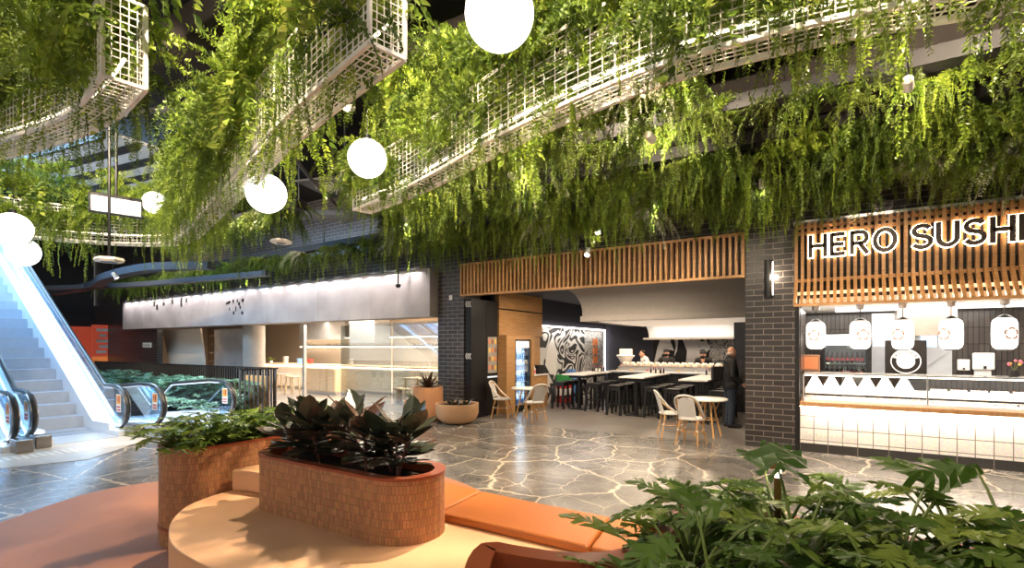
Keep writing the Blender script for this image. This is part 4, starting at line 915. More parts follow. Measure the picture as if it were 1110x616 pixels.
# condiment bottles at the counter ends of the tables
bt = thing('sauce_bottle', 'small red-capped sauce bottle', 'bottle', (0,0,0), 0, 'sauce bottles at the counter')
B().lathe([(.024,0),(.026,.02),(.026,.09),(.012,.12),(.011,.14)], 10).obj('body', 'bottle_dark', bt, smooth=True); B().lathe([(.014,.14),(.014,.165),(0,.17)], 8).obj('cap', 'bottle_red', bt)
bt['label'] = 'small dark sauce bottle with a red cap by the counter'; n = 0
for cx, cy in ((-6.05,14.35),(-4.25,14.3),(-2.7,14.1)):
    for i in range(6):
        L = (cx-.18+.07*i, cy+.05*(i%2), 1.0)
        if n == 0: bt.location = L
        else: dup(bt, L)
        n += 1
cp = tag(B().lathe([(.03,0),(.036,.1),(.032,.1),(.028,.01),(0,.01)], 12).obj('cup', 'white_ceramic', smooth=True), 'white cup standing beside the sauce bottles', 'cup', 'white cups beside the sauce bottles'); cp.location = (-6.05,14.2,1.0)
for cx, cy in ((-5.95,14.22),(-4.3,14.15),(-4.18,14.16),(-2.75,13.95),(-2.62,13.98)): dup(cp, (cx,cy,1.0))
t = thing('display_model', 'pale boat-shaped display piece on the counter left of the staff', 'ornament', (-5.75,15.9,1.12)); b = B().lathe([(.08,0),(.12,.03),(.22,.24),(.30,.34),(.27,.36),(0,.2)], 16); b.obj('bowl', 'white_ceramic', t, smooth=True); B().box(-.2,-.04,.34,.2,.1,.56).obj('panel', 'cream_panel', t, bev=.02)
# murals
t = thing('ink_mural', 'black and white swirling line mural on the left wall, edged with a light strip', 'mural', (-7.494,13.3,0))
B().box(0,0,0,.02,5.0,2.36).obj('panel', 'ink_swirl', t); B().box(.02,3.2,.3,.03,5.0,2.36).obj('fine_pattern', 'ink_fine', t)
B().add([(.024,.45,1.7),(.024,.8,2.1),(.024,1.1,1.5),(.024,1.0,.85),(.024,.6,.9),(.024,.3,1.2),(.032,.45,1.7),(.032,.8,2.1),(.032,1.1,1.5),(.032,1.0,.85),(.032,.6,.9),(.032,.3,1.2)], [(0,1,2,3,4,5),(11,10,9,8,7,6)]+[(i,6+i,6+(i+1)%6,(i+1)%6) for i in range(6)]).obj('white_patch', 'white_wall', t)
B().box(.02,0,2.36,.06,5.0,2.40).box(.02,4.98,.7,.06,5.02,2.4).obj('light_strip', 'led_pink', t)
light('AREA', (-7.3,15.8,2.3), 14, NEUT, (-7.5,15.8,1.2), 4.5, sy=.05)
b = B()
for i in range(3): b.box(-7.46,17.2,1.15+i*.32,-7.42,17.55,1.40+i*.32)
tag(b.obj('photo_strip', 'salmon'), 'orange food pictures on the left mural', 'picture')
t = thing('face_mural', 'black and white line mural of a face on the back kitchen wall', 'mural', (-5.6,18.394,1.0))
B().box(0,-.02,0,2.9,0,1.35).obj('panel', 'black_satin', t); B().box(1.95,-.03,0,2.9,-.02,1.35).obj('line_pattern', 'ink_fine', t)
def flat(pts, y): k = len(pts); return B().add([(x,y,z) for x,z in pts]+[(x,y-.006,z) for x,z in pts], [tuple(range(k)), tuple(range(2*k-1,k-1,-1))]+[(i,(i+1)%k,k+(i+1)%k,k+i) for i in range(k)])
flat([(1.0,1.35),(1.75,1.35),(1.85,1.0),(1.98,.7),(1.7,.4),(1.5,0),(1.15,0),(1.2,.6),(1.05,1.0)], -.034).obj('face', 'white_wall', t)
b = B()
for pts in ([(1.22,1.02),(1.36,1.08),(1.5,1.02),(1.36,.98)],[(1.62,.98),(1.72,1.02),(1.82,.95),(1.7,.93)],[(1.6,.62),(1.74,.66),(1.86,.6),(1.72,.56)],[(1.58,.78),(1.68,.74),(1.6,.74)],[(1.2,1.14),(1.36,1.2),(1.52,1.14),(1.36,1.17)]):
    q = flat(pts, -.042); b.add(q.v, q.f)
b.obj('features', 'black_satin', t)
flat([(.02,.1),(.15,.7),(.3,1.15),(.42,1.3),(.55,1.15),(.75,.6),(.6,.65),(.5,.4),(.42,.7),(.3,.4)], -.03).obj('figure', 'white_wall', t)
tag(flat([(0,0),(.06,.35),(0,.7),(.1,.9),(.14,.5),(.1,.2)], -.0).obj('mural_ribbon', 'white_wall', loc=(-4.85,18.37,1.4)), 'small white ribbon shape left of the mural face', 'mural')
# wooden cabinetry with drinks fridge on the left wall
t = thing('oak_joinery', 'oak joinery wall with a recessed fridge and serving niche at the left', 'cabinet', (-7.494,10.95,0))
B().box(0,0,2.05,.12,2.3,2.72).box(0,0,2.76,.12,2.3,3.2).obj('header', 'oak', t); B().box(0,0,2.72,.08,2.3,2.76).obj('shadow_gap', 'black_satin', t)
B().box(0,0,0,.35,.42,2.05).obj('side_panel', 'oak', t); B().box(0,1.30,0,.35,1.42,2.05).obj('side_panel', 'oak', t); B().box(0,.42,1.95,.35,1.30,2.05).obj('top_panel', 'oak', t)
B().box(0,1.42,0,.30,2.3,.92).obj('niche_cupboard', 'oak', t); B().box(0,1.42,.92,.04,2.3,2.05).obj('niche_back', 'oak', t); B().box(0,1.42,.92,.34,2.3,.96).obj('niche_top', 'white_ceramic', t)
t = thing('drinks_fridge', 'glass-door drinks fridge glowing blue in the oak joinery', 'fridge', (-7.5,11.42,.04))
B().box(0,0,0,.04,.78,1.9).box(0,0,0,.33,.04,1.9).box(0,.74,0,.33,.78,1.9).box(0,0,0,.33,.78,.12).obj('cabinet', 'black_metal', t); B().box(.02,.04,1.68,.31,.74,1.86).obj('lit_header', 'panel_glow', t); B().box(.04,.04,.12,.06,.74,1.68).obj('lit_back', 'fridge_glow', t)
b = B()
for k in range(5): b.box(.06,.04,.14+k*.3,.29,.74,.155+k*.3)
b.obj('shelves', 'steel', t); B().box(.30,.04,.12,.31,.74,1.68).obj('door', 'clear_glass', t)
light('AREA', (-7.28,11.8,1.0), 9, COOL, (-6,11.8,1.0), .6, sy=1.4)
dk_ = thing('drink_bottle', 'drink bottle on a fridge shelf', 'bottle', (0,0,0), 0, 'drink bottles in the blue fridge'); B().lathe([(.03,0),(.032,.12),(.014,.17),(.014,.2)], 10).obj('bottle', 'bottle_blue', dk_, smooth=True); B().lathe([(.016,.2),(.016,.22),(0,.222)], 8).obj('cap', 'white_ceramic', dk_)
dk_['label'] = 'bottle standing on a shelf of the blue-lit drinks fridge'
n = 0
for k in range(5):
    for j in range(7):
        L = (-7.30,11.52+j*.095,.205+k*.3)
        if n == 0: dk_.location = L
        else: dup(dk_, L)
        n += 1
t = thing('soap_bottle', 'pump bottle with a pink label on the oak niche counter', 'bottle', (-7.28,12.62,.96)); B().lathe([(.04,0),(.04,.16),(.015,.19),(.012,.24)], 12).obj('bottle', 'white_ceramic', t, smooth=True); B().lathe([(.042,.03),(.042,.12)], 12).obj('label_band', 'pink_soap', t)
tag(B().box(-7.4,12.75,.96,-7.2,13.05,1.22).obj('card_terminal', 'black_satin', bev=.02), 'black box terminal on the oak niche counter', 'terminal')
# folding doors and menu panel
t = thing('folding_door', 'stack of folded black doors with white chevrons beside the left brick pillar', 'door', (-7.55,9.78,0))
for i in range(4): x = .0+.045*i; B().box(x-.02,0,.02,x+.018,.62,2.92).obj('leaf', 'black_metal', t, bev=.004)
b = B()
for z in (.35,1.52,2.78):
    for i in range(3):
        x = -.015+i*.058; b.bar((x+.04,-.003,z+.07),(x,-.003,z),.016,.004,(0,1,0)); b.bar((x,-.003,z),(x+.04,-.003,z-.07),.016,.004,(0,1,0))
b.obj('chevrons', 'sticker_white', t)
t = thing('menu_cabinet', 'black cabinet with a board of food pictures beside the folded doors', 'cabinet', (-7.58,10.44,0))
B().box(0,0,0,.16,.50,2.92).obj('body', 'black_satin', t, bev=.004); B().box(.16,.06,1.08,.17,.46,2.0).obj('board', 'column_concrete', t)
for r_ in range(4):
    for c_ in range(3): b = B().ell((.172,.13+c_*.13,1.22+r_*.22), (.006,.05,.07), 12, 8).obj('food_picture', ('salmon','brown_card','egg')[(r_+c_)%3], t)
B().box(.16,.04,.96,.175,.48,1.0).obj('light_bar', 'screen_glow', t)
# stacked bottled water by the mural
pk = thing('water_pack', 'shrink-wrapped pack of bottles', 'bottle pack', (0,0,0), 0, 'packs stacked against the mural'); 
for i in range(3):
    for j in range(2): B().lathe([(.045,0),(.048,.16),(.02,.22),(.02,.25)], 10, (.05+.095*i-.14,.05+.095*j-.1,0)).obj('bottle', 'bottle_blue', pk, smooth=True)
B().box(-.145,-.105,.02,.14,.09,.15).obj('wrap', 'clear_glass', pk)
pk['label'] = 'shrink-wrapped pack of blue bottled water stacked against the mural'
pk.location = (-7.2,14.85,0); 
for i, (x, y, z) in enumerate(((-7.2,14.85,.26),(-7.2,14.85,.52),(-7.2,15.2,0),(-7.2,15.2,.26),(-7.2,15.2,.52),(-7.2,14.85,.78))): dup(pk, (x,y,z))
for i, (m, z, s) in enumerate((('bottle_red',0,'red carton at the bottom'),('white_cloth',.22,'white carton in the middle'),('bottle_red',.44,'red carton third from the floor'),('bottle_green',.66,'green carton on top'))):
    o = B().box(-7.4,14.2,z,-7.05,14.62,z+.215).obj('drinks_carton', m, bev=.01); tag(o, s+' of the stack by the mural', 'carton')

# ---------------------------------------------------------------- left eatery
def pane(x0, x1, y, z0, z1, label, m='shop_glass'):
    t = thing('glass_panel', label, 'glass panel', (x0,y,z0)); B().box(0,0,0,x1-x0,.014,z1-z0).obj('pane', m, t); B().box(0,-.015,-.02,x1-x0,.03,0).obj('shoe_rail', 'steel', t)
pane(-13.6,-11.3,10.95,.03,2.5,'tall frameless glass panel left of the small pale pot'); pane(-11.25,-9.4,10.95,.03,2.5,'tall frameless glass panel right behind the small pale pot'); pane(-9.35,-8.5,10.95,.03,2.5,'narrow frameless glass panel touching the left brick pillar side')
tag(B().box(-15.55,10.9,0,-15.45,11.0,2.5).obj('steel_post', 'steel'), 'slim steel post in the eatery front', 'post')
tag(B().box(-21.3,10.9,.0,-18.1,11.0,2.45).obj('steel_partition', 'steel_brushed'), 'brushed stainless partition left of the concrete column', 'panel')
b = B(); n = 10
vs = []
for i in range(n+1):
    f = i/n; z = 2.48*f; s = .75*(1-f)**1.5
    vs += [(-24.9+1.5*(1-f)**.9,10.5-s*.3,z),(-21.6+.9*(1-f),10.5-s*.3,z),(-24.9+1.5*(1-f)**.9,10.56-s*.3,z),(-21.6+.9*(1-f),10.56-s*.3,z)]
b.add(vs, [q for i in range(n) for q in ((4*i,4*i+1,4*i+5,4*i+4),(4*i+3,4*i+2,4*i+6,4*i+7),(4*i+2,4*i,4*i+4,4*i+6),(4*i+1,4*i+3,4*i+7,4*i+5))])
tag(b.obj('curved_screen', 'cream_panel', smooth=True), 'cream curved screen at the left end under the fascia', 'screen')
t = thing('timber_shelving', 'narrow pale timber shelf unit between the cream screen and steel partition', 'shelf', (-22.6,11.6,0)); B().box(0,0,0,1.3,.05,2.4).obj('back', 'pale_timber', t)
b = B()
for k in range(6): b.box(0,-.25,.4+k*.36,1.3,0,.43+k*.36)
b.obj('shelves', 'cream_panel', t)
t = thing('service_counter', 'long cream counter lit under its edge inside the left eatery', 'counter', (-21.6,13.0,0))
B().box(0,0,.1,12,.7,.95).obj('front', 'cream_panel', t); B().box(0,.06,0,12,.7,.1).obj('plinth', 'steel', t); B().box(-.05,-.12,.98,12.05,.75,1.03).obj('countertop', 'pale_timber', t); B().box(0,-.03,.945,12,0,.975).obj('light_strip', 'led_warm', t)
t = thing('low_cupboard', 'pale wood cupboard behind the steel post', 'cupboard', (-16.9,12.0,0)); B().box(0,0,.1,1.7,.5,.95).obj('body', 'pale_timber', t); B().box(.02,.03,0,1.68,.5,.1).obj('plinth', 'steel', t)
for i in range(2): B().box(.02+.84*i,-.02,.12,.84+.84*i,0,.93).obj('door', 'pale_timber', t)
t = thing('extractor_hood', 'stainless extractor hood inside the left eatery', 'hood', (-21.9,15.2,0)); B().box(0,0,2.1,2.2,.9,3.05).obj('canopy', 'steel_brushed', t); B().box(3.6,0,1.9,5.2,.9,3.05).obj('canopy', 'steel_brushed', t)
t = thing('back_shelf', 'wall shelf of kitchenware inside the left eatery', 'shelf', (-24,16.7,1.75)); B().box(0,0,0,14.5,.28,.04).box(0,0,.45,14.5,.28,.49).obj('boards', 'steel', t); B().box(0,-.01,-.03,14.5,.02,0).box(0,-.01,.42,14.5,.02,.45).obj('light_strip', 'led_warm', t)
random.seed(21)
bw = tag(B().lathe([(.05,0),(.10,.09),(.09,.09),(.045,.015),(0,.015)], 14).obj('bowl', 'white_ceramic', smooth=True), 'bowl on the kitchen wall shelf of the left eatery', 'bowl', 'bowls on the kitchen shelf'); bw.location = (-23.6,16.84,1.79)
for i in range(1,48): dup(bw, (-23.6+i*.28,16.84,random.choice((1.79,2.24))))
for i, (x, m, h, s) in enumerate(((-19.2,'bottle_blue',.22,'blue tub'),(-18.5,'bottle_red',.2,'red tub'),(-20.2,'steel',.3,'steel pot'),(-16.0,'steel',.25,'low steel pot'))):
    tag(B().lathe([(.10,0),(.13,h),(.12,h),(.09,.02),(0,.02)], 16, (x,13.35,1.03)).obj('kitchen_tub', m, smooth=True), s+' on the cream counter of the left eatery', 'tub')
t = thing('counter_plant', 'small grey-green plant at the left end of the cream counter', 'plant', (-21.2,13.3,1.03)); s = Leafy()
for i in range(40): a = random.uniform(0,6.28); s.leaf(Vector((0,0,.05)), Vector((cos(a),sin(a),random.uniform(.3,1.5))), Vector((0,0,1)), random.uniform(.15,.35), .06)
s.obj('foliage', 'leaf_deep', t); B().lathe([(.06,0),(.08,.12),(0,.12)], 12).obj('pot', 'white_ceramic', t)
def wstool(loc, label, first=None):
    if first: return dup(first, loc, .2, label)
    t = thing('timber_stool', label, 'stool', loc, 0, 'timber stools in the left eatery'); B().box(-.28,-.15,.62,.28,.15,.66).obj('seat', 'pale_timber', t, bev=.01)
    for sx, sy in ((-1,-1),(1,-1),(1,1),(-1,1)): B().bar((.22*sx,.1*sy,.62),(.26*sx,.14*sy,0),.04,.04).obj('leg', 'pale_timber', t)
    B().bar((-.24,0,.2),(.24,0,.2),.03,.03).obj('stretcher', 'pale_timber', t); return t
w0 = wstool((-17.0,11.5,0), 'pale timber stool left of the steel post'); wstool((-18.6,12.2,0), 'pale timber stool nearer the concrete column', w0)
for i, (x, y, s) in enumerate(((-11.2,12.2,'left'),(-9.7,12.0,'right'))):
    t = thing('timber_table', f'pale timber table seen through the glass, the {s} one', 'table', (x,y,0)); B().box(-.55,-.35,.71,.55,.35,.75).obj('tabletop', 'pale_timber', t, bev=.006)
    for sx, sy in ((-1,-1),(1,-1),(1,1),(-1,1)): B().bar((.48*sx,.28*sy,.71),(.5*sx,.3*sy,0),.05,.05).obj('leg', 'pale_timber', t)
    b = thing('timber_bench', f'pale timber bench beside the {s} timber table', 'bench', (x,y-.65,0)); B().box(-.5,-.15,.41,.5,.15,.45).obj('seat', 'pale_timber', b, bev=.006); B().box(-.42,-.12,0,-.36,.12,.41).obj('leg', 'pale_timber', b); B().box(.36,-.12,0,.42,.12,.41).obj('leg', 'pale_timber', b)
# small dark marks on the fascia
def text3d(body, name, material, size, depth, parent=None, loc=(0,0,0), rot=(pi/2,0,0), off=0, sx=1, align='LEFT', label=None):
    c = bpy.data.curves.new('txt', 'FONT'); c.body = body; c.size = size; c.extrude = depth; c.offset = off; c.align_x = align
    o = bpy.data.objects.new('txt', c); COL.objects.link(o); dg = bpy.context.evaluated_depsgraph_get(); me = bpy.data.meshes.new_from_object(o.evaluated_get(dg)); bpy.data.objects.remove(o)
    me.materials.clear(); me.materials.append(MATS[material]); n = bpy.data.objects.new(name, me); COL.objects.link(n); n.location = loc; n.rotation_euler = rot; n.scale = (sx,1,1); n.parent = parent
    if label: n['label'] = label
    return n
t = thing('fascia_marks', 'small dark pierced sign marks with painted drip shadows on the concrete fascia', 'sign', (-17.8,9.49,2.9)); b = B()  # sign pieces; the lower drips are their shadow built as dark boxes
for x0, z0, x1, z1 in ((.0,.33,.22,.38),(.12,.38,.3,.42),(.42,.36,.50,.46),(.68,.36,.74,.46),(.78,.24,.86,.36),(.86,.14,.92,.22),(.98,.36,1.1,.46),(.44,-.05,.52,.06),(.96,-.06,1.06,.04),(.2,.1,.23,.2),(.6,.05,.63,.22)): b.box(x0,0,z0,x1,.012,z1)
b.obj('marks', 'black_satin', t)
t = thing('fascia_marks', 'row of small dark marks at the top left of the concrete fascia', 'sign', (-23.2,9.49,3.38)); b = B()  # dark tabs of uneven size set along the fascia
for x0, z0, x1, z1 in ((.0,0,.1,.2),(.22,-.15,.36,.05),(.8,.0,.92,.12),(1.5,.02,1.62,.2),(2.2,-.1,2.32,.22),(2.6,.05,2.7,.2)): b.box(x0,0,z0,x1,.012,z1)
b.obj('marks', 'beam_brown', t)

# ---------------------------------------------------------------- sushi kiosk
t = thing('kiosk_counter', 'white-tiled kiosk counter with an oak ledge and dark kick tiles', 'counter', (-.5,9.75,0)); LK = 5.5
B().box(0,.0,0,LK,.4,.15).obj('kick', 'kick_tile', t); b = B(); b.box(0,0,.15,LK,.9,.755); b.obj('tiled_front', 'white_tile', t); B().box(0,-.06,.765,LK,.95,.835).obj('oak_ledge', 'ledge_oak', t, bev=.004)
B().box(0,-.05,.752,LK,-.02,.765).obj('ledge_light', 'led_warm', t); b = B()
for i in range(44): q = .03+i*.0155+(.03 if i > 10 else 0)+(.03 if i > 21 else 0)+(.03 if i > 33 else 0); b.box(q,-.002,.20+.01*(i%3),q+.007,.0,.31-.012*((i*7)%4))
b.obj('tile_lettering', 'woven_grey', t)
light('AREA', (2.2,9.70,.74), 22, (1,.90,.8), (2.2,9.78,.2), 5, sy=.02)
t = thing('display_case', 'long glass sushi display case on the kiosk counter', 'display case', (-.46,9.8,.835)); LC = 5.4
B().box(0,0,0,LC,.85,.04).obj('base', 'white_wall', t); B().box(0,0,.46,LC,.5,.475).obj('top_glass', 'case_glass', t); B().box(0,-.012,.04,LC,-.002,.46).obj('front_glass', 'case_glass', t); B().box(0,-.016,.452,LC,.012,.478).box(0,.49,.452,LC,.51,.478).box(0,-.016,.0,.02,.02,.478).box(1.62,-.012,.04,1.64,.012,.46).box(3.4,-.012,.04,3.42,.012,.46).obj('frame', 'steel', t)
B().box(.03,.02,.435,LC,.05,.45).obj('light_tube', 'led_warm', t); B().box(0,.45,.20,LC,.80,.215).obj('upper_shelf', 'case_glass', t)
light('AREA', (2.2,10.05,1.27), 40, (1,.95,.9), (2.2,10.05,0), 5.2, sy=.3)
# onigiri wedges and sushi trays
wg = thing('onigiri_pack', 'white triangular rice pack standing at the left end of the case', 'rice pack', (0,0,0), 0, 'white triangular packs in the display case')
b = B(); b.add([(-.13,-.05,0),(.13,-.05,0),(.02,-.05,.22),(-.02,-.05,.22),(-.13,.05,0),(.13,.05,0),(.02,.05,.22),(-.02,.05,.22)], [(0,1,2,3),(7,6,5,4),(0,4,5,1),(1,5,6,2),(2,6,7,3),(3,7,4,0)]); b.obj('rice_wedge', 'rice', wg, bev=.012); B().box(-.05,-.056,.0,.05,.056,.09).obj('wrapper', 'white_ceramic', wg)
for i in range(6):
    L = (-.30+i*.245,10.2,1.05)
    if i == 0: wg.location = L
    else: dup(wg, L)
B().box(.02,.28,.12,LC,.36,.20).box(.02,.36,.16,LC,.62,.205).obj('step_shelf', 'white_wall', t)
def tray(k1, k2):
    t = thing('sushi_tray', 'tray of sushi in the display case', 'sushi tray', (0,0,0), 0, 'sushi trays in the display case'); B().box(-.105,-.07,0,.105,.07,.012).obj('tray', 'white_ceramic', t, bev=.004)
    for k in range(5):
        x = -.08+.04*k
        for y, kk in ((-.03,k1),(.035,k2)):
            r = B().lathe([(.0,0),(.017,0),(.017,.028),(.0,.028)], 10, (x,y,.012)).obj('roll', 'rice' if kk != 'nori' else 'nori', t, smooth=True)
            if k % 2 == 0: B().lathe([(0,0),(.009,0),(.009,.004),(0,.004)], 8, (x,y,.040)).obj('filling', kk if kk != 'nori' else 'salmon', r)
    return t
trs = [tray('salmon','nori'), tray('tuna','egg'), tray('green_food','salmon')]; n = 0
for rw, y, z in ((0,9.90,.875),(1,10.02,.875),(2,10.30,1.04)):
    for i in range(13):
        x = -.3+i*.235+(.02 if rw else 0)
        if rw == 2 and x < 1.2: continue
        if n < 3: trs[n].location = (x,y,z)
        else: dup(random.choice(trs), (x,y,z))
        n += 1
# lanterns
for i, x in enumerate((-.28,.34,.89,1.47,2.06)):
    t = thing('paper_lantern', 'white paper lantern with a flower mark, '+('leftmost over the kiosk counter|second from the left over the kiosk counter|middle one over the kiosk counter|second from the right over the kiosk counter|rightmost over the kiosk counter'.split('|'))[i], 'lantern', (x,10.0,1.71))
    B().lathe([(.085,0),(.125,.03),(.142,.08),(.145,.23),(.142,.38),(.125,.43),(.085,.46)], 32).obj('shade', 'lantern_glow', t, smooth=True, ang=60)
    B().lathe([(.06,-.015),(.085,-.01),(.085,.003)], 20).lathe([(.085,.457),(.085,.47),(.04,.50),(.015,.51)], 20).obj('end_cap', 'black_metal', t); B().tube([(0,0,.5),(0,0,.66)], .006, 6).obj('cord', 'black_metal', t); B().lathe([(.03,.64),(.06,.66),(.06,.73)], 16).obj('ceiling_rose', 'steel', t)
    m = B(); az = radians((-100,-75,-120,-135,-70)[i])
    for k in range(5):
        a = k*2*pi/5+pi/2
        for j in range(7):
            th = a-1.15+2.3*j/6; px, pz = .046*cos(a)+.034*cos(th), .046*sin(a)+.034*sin(th); th2 = a-1.15+2.3*(j+1)/6
            if j == 6: continue
            qx, qz = .046*cos(a)+.034*cos(th2), .046*sin(a)+.034*sin(th2); R = .147
            P3 = lambda u, v: (R*cos(az+u/R), R*sin(az+u/R), .23+v)
            m.bar(P3(px,pz), P3(qx,qz), .017, .010, (cos(az),sin(az),0))
    m.obj('flower_mark', 'brown_card', t)
# slatted sign with halo-lit letters
t = thing('slat_sign_canopy', 'flared timber slat canopy carrying the kiosk name', 'canopy', (-.57,9.62,2.4)); LS = 4.6
B().box(0,.12,.40,LS,.14,1.36).obj('backing', 'black_satin', t); B().box(-.02,-.03,1.38,LS,.14,1.42).obj('top_trim', 'steel', t)
b = B(); n = int(LS/.09)
for i in range(n): x = i*.09; b.box(x,-.01,.42,x+.045,.055,1.38); b.bar((x+.0225,.02,.44),(x+.0225,-.24,.03),.045,.065,(0,1,0))
b.obj('slats', 'slat_wood', t)
b = B()
for z in (1.30,1.20,.42): b.box(0,.056,z,LS,.1,z+.05)
b.box(0,-.255,.0,LS,-.20,.04); b.obj('cross_rails', 'slat_wood', t); B().box(0,.0,.20,LS,.02,.25).obj('led_strip', 'led_soft', t)
light('AREA', (1.7,9.66,2.50), 16, WARM, (1.7,9.4,2.6), 4.4, sy=.03)
t = thing('kiosk_name_sign', 'halo-lit dark letters of the kiosk name on the timber slats', 'sign', (-.36,9.585,3.20))
def arcp(cx, cz, rx, rz, a0, a1, n=14): return [(cx+rx*cos(radians(a0+(a1-a0)*i/n)), cz+rz*sin(radians(a0+(a1-a0)*i/n))) for i in range(n+1)]
GL = {'H': (.25, [[(0,0),(0,.36)],[(.25,0),(.25,.36)],[(0,.18),(.25,.18)]]), 'E': (.22, [[(0,0),(0,.36)],[(0,.335),(.22,.335)],[(0,.18),(.2,.18)],[(0,.025),(.22,.025)]]),
 'R': (.25, [[(0,0),(0,.36)],[(0,.335),(.15,.335)]+arcp(.15,.25,.085,.085,90,-90)+[(0,.165)],[(.12,.165),(.25,0)]]), 'O': (.31, [arcp(.155,.18,.155,.158,0,360,28)]),
 'S': (.24, [arcp(.12,.262,.115,.075,25,270,14)+arcp(.12,.10,.125,.082,90,-155,14)]), 'U': (.26, [[(0,.36),(0,.14)]+arcp(.13,.14,.13,.118,180,360,16)+[(.26,.36)]]), 'I': (0, [[(0,0),(0,.36)]])}
def glyph(lines, w, y0, y1):
    """flat raised strokes of width w"""
    b = B()
    for P in lines:
        k = len(P); L, Rr = [], []
        for i in range(k):
            a, c = P[max(i-1,0)], P[min(i+1,k-1)]
            if math.dist(P[0], P[-1]) < 1e-4: a, c = P[i-1 if i else k-2], P[i+1 if i < k-1 else 1]
            d = math.hypot(c[0]-a[0], c[1]-a[1]) or 1; nx, nz = -(c[1]-a[1])/d*w/2, (c[0]-a[0])/d*w/2
            ex = 0 if (0 < i < k-1 or w < .06) else (w-.055)/2*(1 if i else -1); x, z = P[i][0]+(c[0]-a[0])/d*ex, P[i][1]+(c[1]-a[1])/d*ex
            L.append((x+nx,z+nz)); Rr.append((x-nx,z-nz))
        for i in range(k-1):
            q = [L[i],Rr[i],Rr[i+1],L[i+1]]; b.add([(x,y,z) for y in (y0,y1) for x,z in q], [(0,1,2,3),(7,6,5,4),(0,4,5,1),(1,5,6,2),(2,6,7,3),(3,7,4,0)])
    return b
x = .02
for ch in 'HERO SUSHI':
    if ch == ' ': x += .13; continue
    wd, ln = GL[ch]; wd *= .8; ln = [[(q*.8, z) for q, z in P] for P in ln]; l = glyph(ln, .062, -.035, 0).obj('letter', 'letter_brown', t, loc=(x,0,0)); glyph(ln, .080, .004, .012).obj('halo', 'halo_led', l); x += wd+.092
# kiosk interior
t = thing('kiosk_fridge', 'glass-fronted drinks fridge with a lit header behind the kiosk counter', 'fridge', (-.22,11.55,0)); B().box(0,.5,0,.75,.55,2.02).box(0,0,0,.05,.5,2.02).box(.70,0,0,.75,.5,2.02).box(.05,0,1.98,.70,.5,2.02).box(.05,0,0,.70,.5,.1).obj('cabinet', 'black_metal', t); B().box(.05,0,1.78,.70,.04,1.98).obj('lit_header', 'panel_glow', t); B().box(.05,.44,.1,.70,.5,1.78).obj('back_panel', 'fridge_back', t)
b = B()
for z in (.9,1.16,1.42): b.box(.05,.06,z,.70,.44,z+.015)
b.obj('shelves', 'steel', t); B().box(.05,.0,.1,.70,.012,1.78).obj('door', 'clear_glass', t)
rb = thing('soft_drink', 'red-labelled bottle', 'bottle', (0,0,0), 0, 'red-labelled bottles in the kiosk fridge'); rb['label'] = 'dark bottle with a red label in the kiosk fridge'; B().lathe([(.03,0),(.032,.13),(.013,.18),(.013,.21)], 10).obj('bottle', 'bottle_dark', rb, smooth=True); B().lathe([(.034,.05),(.034,.1)], 10).obj('label_band', 'bottle_red', rb)
n = 0
for z in (1.435,1.175):
    for i in range(8):
        L = (-.13+i*.08,11.68,z)
        if n == 0: rb.location = L
        else: dup(rb, L)
        n += 1
t = thing('logo_board', 'dark perforated board with a round white kiosk logo behind the case', 'sign', (.78,10.95,1.0)); B().box(-.05,0,0,.52,.04,.86).obj('board', 'beam_brown', t, bev=.01)
def disc(r0, r1, y0, y1, c): q = B(); n = 32; q.ring([(r1*cos(2*pi*i/n), r1*sin(2*pi*i/n)) for i in range(n)], [(r0*cos(2*pi*i/n), r0*sin(2*pi*i/n)) for i in range(n)], 0, y1-y0); q.v = [(c[0]+x, y0+z, c[1]+y) for x,y,z in q.v]; return q
disc(.001,.125,-.014,0,(.235,.5)).obj('white_disc', 'panel_glow', t); disc(.195,.21,-.014,0,(.235,.5)).obj('ring', 'sticker_white', t)
q = B()
for i in range(24):
    a, c = radians(20+140*i/24), radians(20+140*(i+1)/24); q.add([(.235+r*cos(v), y, .5+r*sin(v)) for y in (-.010,0) for r, v in ((.13,a),(.195,a),(.195,c),(.13,c))], [(0,1,2,3),(7,6,5,4),(0,4,5,1),(1,5,6,2),(2,6,7,3),(3,7,4,0)])
q.obj('name_band', 'sticker_white', t)
for i, ch in enumerate('HERO SUSHI'):
    a = radians(152-i*13.5)
    if ch != ' ': text3d(ch, 'letter', 'beam_brown', .062, .002, t, (.235+.142*cos(a)-.016*sin(a),-.013,.5+.142*sin(a)+.016*cos(a)), (pi/2,-(a-pi/2),0))
B().box(0,.0,-1.0,.06,.04,0).box(.42,0,-1.0,.48,.04,0).obj('stand', 'black_metal', t)
t = thing('kitchen_hatch', 'steel kitchen hatch with blue-lit screens behind the kiosk', 'hatch', (.6,12.15,1.2)); B().box(0,0,0,1.2,.05,1.2).obj('back', 'steel_brushed', t); B().box(.02,-.02,.55,.34,0,1.1).obj('screen', 'screen_glow', t); B().box(.75,-.02,.55,.98,0,1.0).obj('screen', 'fridge_glow', t); B().box(.36,-.5,.75,1.2,0,1.24).obj('hood', 'hood_steel', t); B().bar((.72,-.03,.1),(1.15,-.03,.45),.02,.02).obj('rail', 'steel', t)
t = thing('order_tablet', 'brown tablet menu at the left end behind the display case', 'tablet', (-.4,10.9,1.3)); B().box(-.12,0,0,.16,.03,.30).obj('body', 'brown_card', t, bev=.01); B().box(-.09,-.004,.04,.13,0,.26).obj('panel', 'salmon', t); B().box(-.09,0,-1.3,.5,.3,0).obj('stand', 'beam_brown', t)
t = thing('soap_dispenser', 'small square dispenser on the dark kiosk wall', 'dispenser', (1.87,12.1,1.32)); B().box(0,0,0,.17,.1,.2).obj('case', 'white_powder', t, bev=.015); B().box(.07,-.01,.02,.1,0,.05).obj('button', 'beam_brown', t)
